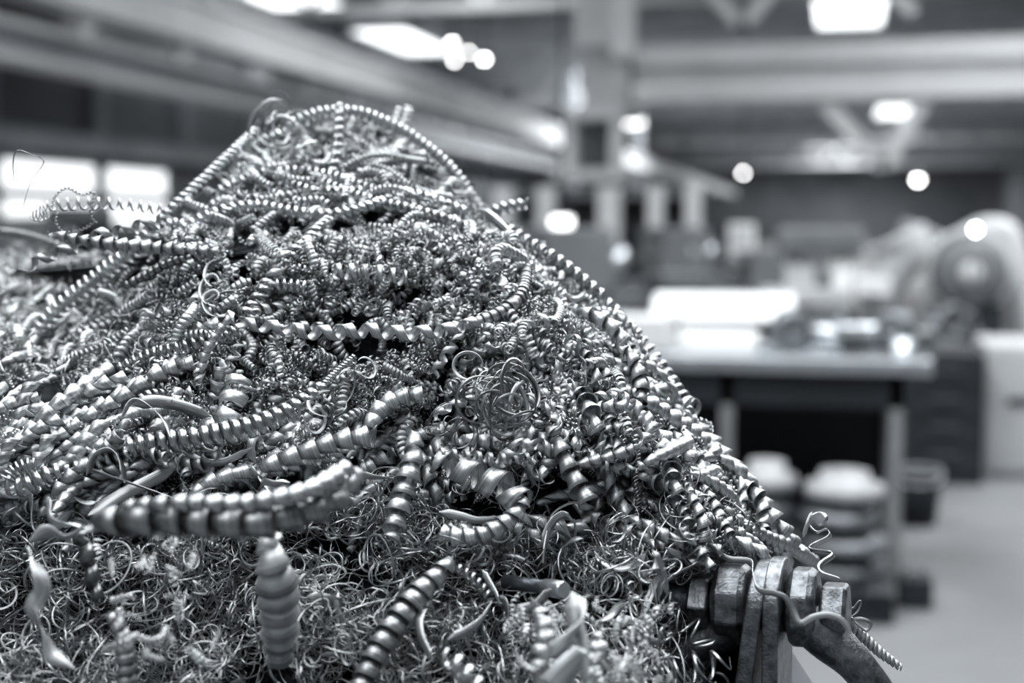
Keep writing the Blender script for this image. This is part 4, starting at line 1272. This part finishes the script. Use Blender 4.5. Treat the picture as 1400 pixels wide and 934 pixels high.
# tangle of hoops in the right middle, rings in the centre, tuft on the crest
def hoop(label, cx, cy, r, w, seed, lift=0.03, turns=1.6, name='hoop_chip', mat='chip', d=None):
    g = np.random.default_rng(seed)
    a = np.linspace(0, 2 * PI * turns, 70) + g.uniform(0, 6)
    tl, ph = g.uniform(0.35, 1.0), g.uniform(0, PI)
    x, y = np.cos(a) * r * np.linspace(1, g.uniform(0.7, 1.0), 70), np.sin(a) * r * tl
    c_, s_ = math.cos(ph), math.sin(ph)
    zz_ = np.sin(a) * r * math.sqrt(max(0.02, 1 - tl * tl)) * 0.6
    p0 = H(cx, cy, lift) if d is None else P(cx, cy, d)
    path = p0 + np.outer((x * c_ - y * s_) * PX, RT) + np.outer((x * s_ + y * c_) * PX, UP) - np.outer(zz_ * PX, FW)
    path = path + np.outer(g.normal(0, 1) * np.sin(a * 0.5) * 4 * PX, UP)
    return chip(name, label, 'metal chip', strip(path, w * PX, g.uniform(-1.5, 1.5), seed=seed, n=70, tw0=g.uniform(0, 3)), mat)


for k in range(24):
    g = np.random.default_rng(900 + k)
    o = hoop('dark flat hoop in the ring tangle right of the heap\'s middle', 690 + g.normal(0, 16), 545 + g.normal(0, 14), g.uniform(22, 46), g.uniform(3.5, 7), 900 + k, 0.036 + 0.003 * (k % 6), g.uniform(0.6, 1.3), mat='chip_dark' if k % 3 else 'chip')
    o['group'] = 'hoops of the ring tangle'
for k, (x, y, r) in enumerate(((628, 592, 20), (616, 582, 14), (638, 600, 24), (606, 575, 26))):
    o = hoop('fine wire ring around the dark hole in the heap\'s middle', x, y, r, 1.8, 930 + k, 0.034, 1.3, 'wire_chip', 'chip_dark')
    o['group'] = 'wire rings round the dark hole'
rings = [(470, 530, 30, 6, 'large pale ring of ribbon at the tip of the long spring'), (448, 552, 26, 6, 'pale ring of ribbon lying below the spring tip'), (430, 572, 22, 5, 'lowest pale ring of ribbon left of the cups'),
         (500, 505, 18, 3, 'narrow ring of ribbon above the spring tip'), (640, 500, 20, 5, 'ring of ribbon above the ring tangle\'s left end'), (842, 725, 20, 4, 'bright wire ring below the chain-like twist')]
for k, (x, y, r, w, lb) in enumerate(rings):
    hoop(lb, x, y, r, w, 950 + k, 0.04, 0.8)
for k in range(15):
    g = np.random.default_rng(970 + k)
    o = hoop('thin wire loop in the tuft on top of the crest\'s left end', 378 + g.normal(0, 16), 180 + g.normal(0, 16), g.uniform(20, 40), 4.5, 970 + k, 0, g.uniform(0.5, 0.9), 'wire_chip', 'chip_coil', d=1.19 + 0.004 * k)
    o['group'] = 'wire loops of the crest tuft'
band('pale wire hook leaping from the crest tuft', [(340, 190, 1.2), (342, 165, 1.2), (356, 146, 1.2), (372, 137, 1.2), (385, 140, 1.2), (392, 150, 1.2)], 7, 0.8, mat='chip_coil')
band('second pale hook at the crest tuft, bending right', [(358, 168, 1.2), (366, 150, 1.2), (376, 138, 1.2), (392, 140, 1.2)], 6, 0.8, mat='chip_coil')
# flat torn leaves lying on the left flank
band('broad flat leaf-shaped strip lying above the long spring', [(178, 553), (215, 549), (250, 556), (290, 570)], 18, 0.5, lift=0.04, cup=0.12, mat='chip_mid')
band('dark folded strip crossing the leaf-shaped one', [(165, 572), (182, 548), (205, 556), (226, 578), (232, 598)], 9, 1.2, lift=0.045)
cone('short fat curl with fine grooves above the long spring', [(262, 590), (288, 585), (310, 572), (318, 548), (330, 515)], [14, 20, 21, 22, 18], 30, 18, rin=0.86, lift=0.03)
band('grooved strip folded below the slack spring', [(118, 650), (130, 625), (150, 616), (165, 630), (170, 660)], 16, 0.8, lift=0.04, cup=0.1)
band('long flat strip pointing down left below the long spring', [(240, 640), (200, 660), (160, 680), (120, 705)], 17, 0.8, lift=0.03, cup=0.15, mat='chip_mid')
band('thin pale strip crossing under the long spring', [(70, 655), (110, 640), (160, 655), (210, 672), (262, 690)], 5, 1.2, lift=0.035)
band('flat strip with pointed end right of the long spring', [(250, 618), (280, 632), (310, 630), (345, 612)], 12, 0.8, lift=0.03, cup=0.1)
band('curved strip hanging in the dark hollow', [(600, 700), (630, 706), (655, 712), (690, 708)], 13, 0.8, lift=0.025, cup=0.1)
band('strip standing right of the dark hollow', [(742, 770), (746, 735), (754, 705), (775, 690), (800, 685)], 14, 0.8, lift=0.03, cup=0.1)
band('curled-over grooved strip below the scaly chip', [(742, 748), (752, 720), (768, 705), (785, 712)], 24, 0.5, lift=0.03, cup=0.15)
band('pale tapered strip pointing at the rod end', [(660, 780), (668, 795), (678, 812), (684, 826)], 13, 0.5, lift=0.035, cup=0.15)
band('torn strip hanging from beneath the rod', [(700, 838), (730, 830), (745, 815), (752, 805)], 18, 0.7, lift=0.05, cup=0.1)
band('forked strip low in the centre front', [(612, 875), (640, 862), (660, 845), (672, 822)], 14, 1.0, lift=0.05, cup=0.1)
band('upright strip low in the centre front, curled at its head', [(592, 905), (576, 870), (574, 845), (584, 832)], 11, 0.9, lift=0.05, cup=0.1)
band('bright grass-like strip standing left of the shackle nut', [(912, 815), (908, 785), (900, 762), (892, 752)], 7, 0.6, lift=0.05, cup=0.15)
band('bright flat strip reaching to the shackle\'s left boss', [(905, 800), (925, 785), (945, 775), (962, 764)], 6, 0.6, lift=0.05)
# a rod end sticking out of the swarf
a, b = H(690, 795, 0.015), H(745, 803, 0.03)
c = H(780, 808, 0.045)
t = thing('steel_rod', 'stub of a round steel rod lying in the swarf, its end bright', 'rod', b)
MB().cyl(a - b, (0, 0, 0), 9 * PX).build('shank', M['forged_dark'], t)
MB().lathe([(8.5 * PX, 0), (11 * PX, 1.5 * PX), (11.5 * PX, 30 * PX), (10 * PX, 35 * PX)], (0, 0, 0), tuple(c - b), 24).build('rod_end', M['steel'], t)
#@@SCATTER

# ------------------------------------------------------------------ chips strewn over the heap, each its own
X0 = np.array([[-0.5, 0, 0], [0.5, 0, 0]])


def line(L, bend=0.15, seed=0):
    g = np.random.default_rng(seed)
    x = np.linspace(-L / 2, L / 2, 30)
    return np.stack([x, bend * L * np.cos(x / L * PI) * g.normal(), bend * L * np.sin(x / L * PI * g.uniform(1, 2)) * g.normal() * 0.5], 1)


def T_cone(seed):
    g = np.random.default_rng(seed)
    L = g.uniform(70, 130) * PX
    r = g.uniform(9, 13)
    return helix(line(L, 0.12, seed), [r * 0.6 * PX, r * PX, r * 1.05 * PX, r * 0.8 * PX], g.uniform(17, 23) * PX, g.uniform(20, 25) * PX, g.uniform(0.34, 0.55), steps=15, seed=seed, jit=0.06, hinge=0.8, face=(0, 0.3, 1))


def T_curl(seed):
    g = np.random.default_rng(seed)
    L = g.uniform(28, 60) * PX
    r = g.uniform(5.5, 9)
    return helix(line(L, 0.2, seed), [r * 0.8 * PX, r * PX, r * 0.8 * PX], g.uniform(6, 11) * PX, g.uniform(3.5, 6.5) * PX, g.uniform(0.75, 1), steps=12, seed=seed, jit=0.1)


def T_rope(seed):
    g = np.random.default_rng(seed)
    L = g.uniform(60, 130) * PX
    r = g.uniform(5.5, 8)
    return helix(line(L, 0.15, seed), r * PX, r * 1.35 * PX, r * 1.1 * PX, 0.75, 0.25, steps=11, seed=seed, jit=0.04)


def T_loose(seed):
    g = np.random.default_rng(seed)
    L = g.uniform(60, 110) * PX
    r = g.uniform(6, 10)
    return helix(line(L, 0.2, seed), [r * PX, r * 1.1 * PX, r * 0.7 * PX], g.uniform(18, 28) * PX, g.uniform(7, 12) * PX, g.uniform(0.8, 1), steps=16, seed=seed, jit=0.1)


def T_leaf(seed):
    g = np.random.default_rng(seed)
    L = g.uniform(45, 85) * PX
    return strip(line(L, 0.25, seed), g.uniform(8, 14) * PX, g.uniform(0.3, 2.0), cup=g.uniform(0.05, 0.2), n=26, seed=seed)


def T_loop(seed, rlo=10, rhi=24, w=(2.0, 3.6), n=46):
    g = np.random.default_rng(seed)
    r = g.uniform(rlo, rhi) * PX
    tr = g.uniform(0.5, 1.8)
    a = np.linspace(0, 2 * PI * tr, n)
    x = r * np.cos(a) + np.linspace(0, g.uniform(0.4, 2.2) * r, n)
    y = r * np.sin(a) * g.uniform(0.6, 1)
    z = np.linspace(-1, 1, n) * r * g.uniform(0.1, 0.9) + 0.3 * r * np.sin(a * 0.5 + g.uniform(0, 6))
    p = np.stack([x, y, z], 1)
    return strip(p - p.mean(0), g.uniform(*w) * PX, g.uniform(-2, 2), n=n, seed=seed, m=2)


def pick(boxes, loose=False):
    while True:
        x0, x1, y0, y1 = boxes[rng.integers(len(boxes))]
        x, y = rng.uniform(x0, x1), rng.uniform(y0, y1)
        if inside(x, y) and not (loose and relief(x, y) > rng.normal(0.75, 0.3)):
            return x, y


def orient(px, py, phi, pitch_sd=0.35):
    e = 6.0
    dx, dy = math.cos(phi), -math.sin(phi)
    t = unit(H(px + e * dx, py + e * dy) - H(px - e * dx, py - e * dy))
    t = unit(t - FW * rng.normal(0, pitch_sd))
    a = unit(rng.normal(0, 1, 3)); a = unit(a - t * (a @ t))
    return np.stack([t, a, np.cross(t, a)], 1)


def place(px, py, phi, lift, s, pitch_sd=0.35):
    Mx = np.eye(4)
    Mx[:3, :3] = orient(px, py, phi, pitch_sd) * s
    Mx[:3, 3] = HB(px, py, lift)
    return Mx


def strew(name, label, group, maker, n_t, count, boxes, phi, spread, lift, mat='chip', size=(0.8, 1.2), seed=0, psd=0.35):
    meshes = []
    for k in range(n_t):
        meshes.append(mesh(name, maker(seed * 100 + k), M[mat]))
    protos = []
    for k in range(count):
        px, py = pick(boxes)
        o = bpy.data.objects.new(name, meshes[k % n_t]) if k < n_t else protos[k % n_t].copy()
        C.objects.link(o)
        if k < n_t: protos.append(o)
        o.matrix_world = Matrix(place(px, py, phi + rng.normal(0, spread), rng.uniform(*lift), rng.uniform(*size), psd).tolist())
        tag(o, label, 'metal chip', group)


rad = math.radians
strew('conical_chip', 'short chip of nested cones in the rows on the left flank', 'short cone chips of the left flank', T_cone, 7, 70, [(-20, 300, 470, 700), (-20, 120, 560, 720)], rad(30), 0.25, (0.0, 0.02), seed=1)
strew('conical_chip', 'short chip of nested cones strewn on the right slope', 'short cone chips of the right slope', T_cone, 7, 70, [(780, 900, 440, 600), (840, 1000, 520, 740), (930, 1080, 600, 770)], rad(-48), 0.4, (0.0, 0.015), seed=2)
strew('conical_chip', 'short chip of nested cones in the middle around the dark hollow', 'short cone chips of the middle', T_cone, 7, 55, [(300, 620, 560, 690), (420, 860, 590, 740)], 0.3, 1.2, (-0.01, 0.012), seed=3)
strew('curled_chip', 'small tight steel curl strewn over the upper heap', 'small curls of the upper heap', T_curl, 10, 150, [(240, 760, 300, 460)], 0, 3.0, (0.0, 0.02), seed=4, psd=0.8)
strew('curled_chip', 'small tight steel curl strewn over the middle of the heap', 'small curls of the middle heap', T_curl, 10, 150, [(200, 860, 440, 610)], 0, 3.0, (0.0, 0.02), seed=5, psd=0.8)
strew('rope_chip', 'short beaded rope of steel lying under the crest', 'short beaded ropes under the crest', T_rope, 6, 70, [(300, 640, 180, 330), (250, 560, 230, 330), (480, 640, 190, 300)], 0.0, 0.55, (-0.004, 0.012), seed=6)
strew('rope_chip', 'short beaded rope of steel on the far left lobe and flank', 'short beaded ropes of the left lobe', T_rope, 6, 55, [(-20, 230, 355, 500)], 0.7, 0.6, (-0.004, 0.012), seed=7)
strew('rope_chip', 'short beaded rope of steel on the upper right slope', 'short beaded ropes of the right slope', T_rope, 6, 50, [(640, 880, 300, 540)], rad(-45), 0.5, (-0.004, 0.012), seed=8)
strew('open_helix_chip', 'loosely wound open steel helix lying on the heap', 'open helices on the heap', T_loose, 8, 110, [(200, 860, 330, 640), (640, 900, 430, 620)], 0, 3.0, (0.0, 0.02), seed=9)
strew('leaf_chip', 'flat leaf-like torn steel strip among the curls', 'leaf-like strips', T_leaf, 8, 60, [(420, 860, 640, 900), (20, 420, 600, 720), (820, 980, 740, 900)], 0.5, 1.6, (0.005, 0.03), seed=10, psd=0.6)
strew('wire_loop_chip', 'thin looping steel ribbon in the tangled lower heap', 'looping thin ribbons of the lower heap', T_loop, 16, 280, [(-20, 560, 690, 960), (400, 960, 720, 960), (-20, 960, 760, 960)], 0, 3.0, (0.0, 0.025), mat='chip', seed=11, psd=1.2, size=(0.8, 1.25))
# blurred crumbs of curl nearest the eye, in front of the swarf's foot
strew('front_curl_chip', 'small blurred steel curl nearest in the right front corner of the heap', 'blurred curls in front', T_curl, 6, 80, [(700, 920, 820, 945)], 1.2, 0.8, (0.03, 0.10), seed=12, psd=0.8, size=(0.4, 0.85))
strew('wire_loop_chip', 'thin looping steel ribbon in the curls before the shackle bolt', 'looping ribbons before the shackle', T_loop, 10, 60, [(860, 1000, 770, 940)], 0, 3.0, (0.0, 0.06), mat='chip_coil', seed=14, psd=1.2, size=(0.8, 1.3))
strew('front_curl_chip', 'small blurred steel curl in front of the tangled lower left heap', 'blurred curls in the lower left front', T_curl, 6, 24, [(120, 320, 740, 900)], 1.2, 1.0, (0.07, 0.13), seed=13, psd=0.8, size=(0.4, 0.8))

# ------------------------------------------------------------------ what nobody could count: fine curls and wire
T1 = []
for k in range(40):
    g = np.random.default_rng(3000 + k)
    L = g.uniform(16, 44) * PX
    r = g.uniform(2.6, 5.6)
    T1.append(helix(line(L, 0.25, k), [r * 0.8 * PX, r * PX, r * 0.8 * PX], g.uniform(4.5, 8.5) * PX, g.uniform(2.0, 4.6) * PX, g.uniform(0.7, 1), steps=9, m=2, seed=k, jit=0.12))
mats = []
for k in range(7000):
    u = rng.random()
    if u < 0.62: px, py = pick([(180, 900, 300, 640)], True)
    elif u < 0.74: px, py = pick([(300, 660, 170, 330)], True)
    elif u < 0.84: px, py = pick([(760, 1080, 420, 780)], True)
    elif u < 0.95: px, py = pick([(-40, 260, 350, 720), (-40, 200, 350, 520)], True)
    else: px, py = pick([(-20, 900, 600, 760)], True)
    mats.append((int(rng.integers(40)), place(px, py, rng.uniform(0, 6.3), rng.uniform(-0.020, 0.010), rng.uniform(0.7, 1.25), 0.9)))
for k in range(420):
    px, py = rng.uniform(-60, 130), rng.uniform(352, 400)
    mats.append((int(rng.integers(40)), place(px, py, rng.uniform(0, 6.3), rng.uniform(-0.005, 0.03), rng.uniform(0.7, 1.25), 0.9)))
# the far side of the heap
for k in range(5600):
    px, py = pick([(-40, 1080, 170, 780)])
    edge = k % 2 == 0
    if edge:
        py = rng.uniform(170, 900)
        px = Rb(py) - 14 if (py > 350 or rng.random() < 0.6) else Lb(py) + 6
    Mx = place(px, py, rng.uniform(0, 6.3), 0.0, rng.uniform(0.9, 1.6), 0.9)
    d_ = D(px, py) + 0.02 + 0.013 * relief(px, py)
    Mx[:3, 3] = P(px, py, d_) + FW * (2 * max(back_z - d_, 0.03) * (rng.random() if edge else 1.0) + rng.uniform(-0.004, 0.012)) - UP * (0.002 if edge else 0.006)
    mats.append((int(rng.integers(40)), Mx))
o = link('curled_swarf', mesh('curled_swarf', bulk(T1, mats), M['chip_small']), None)
tag(o, 'countless tiny bright steel curls filling the upper and middle heap', 'swarf', kind='stuff')
T2 = [T_loop(4000 + k, 7, 36, (1.0, 2.6), 36) for k in range(50)]
mats = []
for k in range(3500):
    u = rng.random()
    if u < 0.80: px, py = pick([(-60, 985, 690 + 0, 980)], True)
    elif u < 0.93: px, py = pick([(-60, 230, 350, 520)], True)
    else: px, py = pick([(500, 960, 640, 760)], True)
    if u < 0.8 and py < 730 and px < 300: continue
    mats.append((int(rng.integers(50)), place(px, py, rng.uniform(0, 6.3), rng.uniform(-0.022, 0.016), rng.uniform(0.6, 1.3), 1.2)))
o = link('wire_swarf', mesh('wire_swarf', bulk(T2, mats), M['wire']), None)
tag(o, 'countless tangled threads of fine steel swarf in the lower heap', 'swarf', kind='stuff')
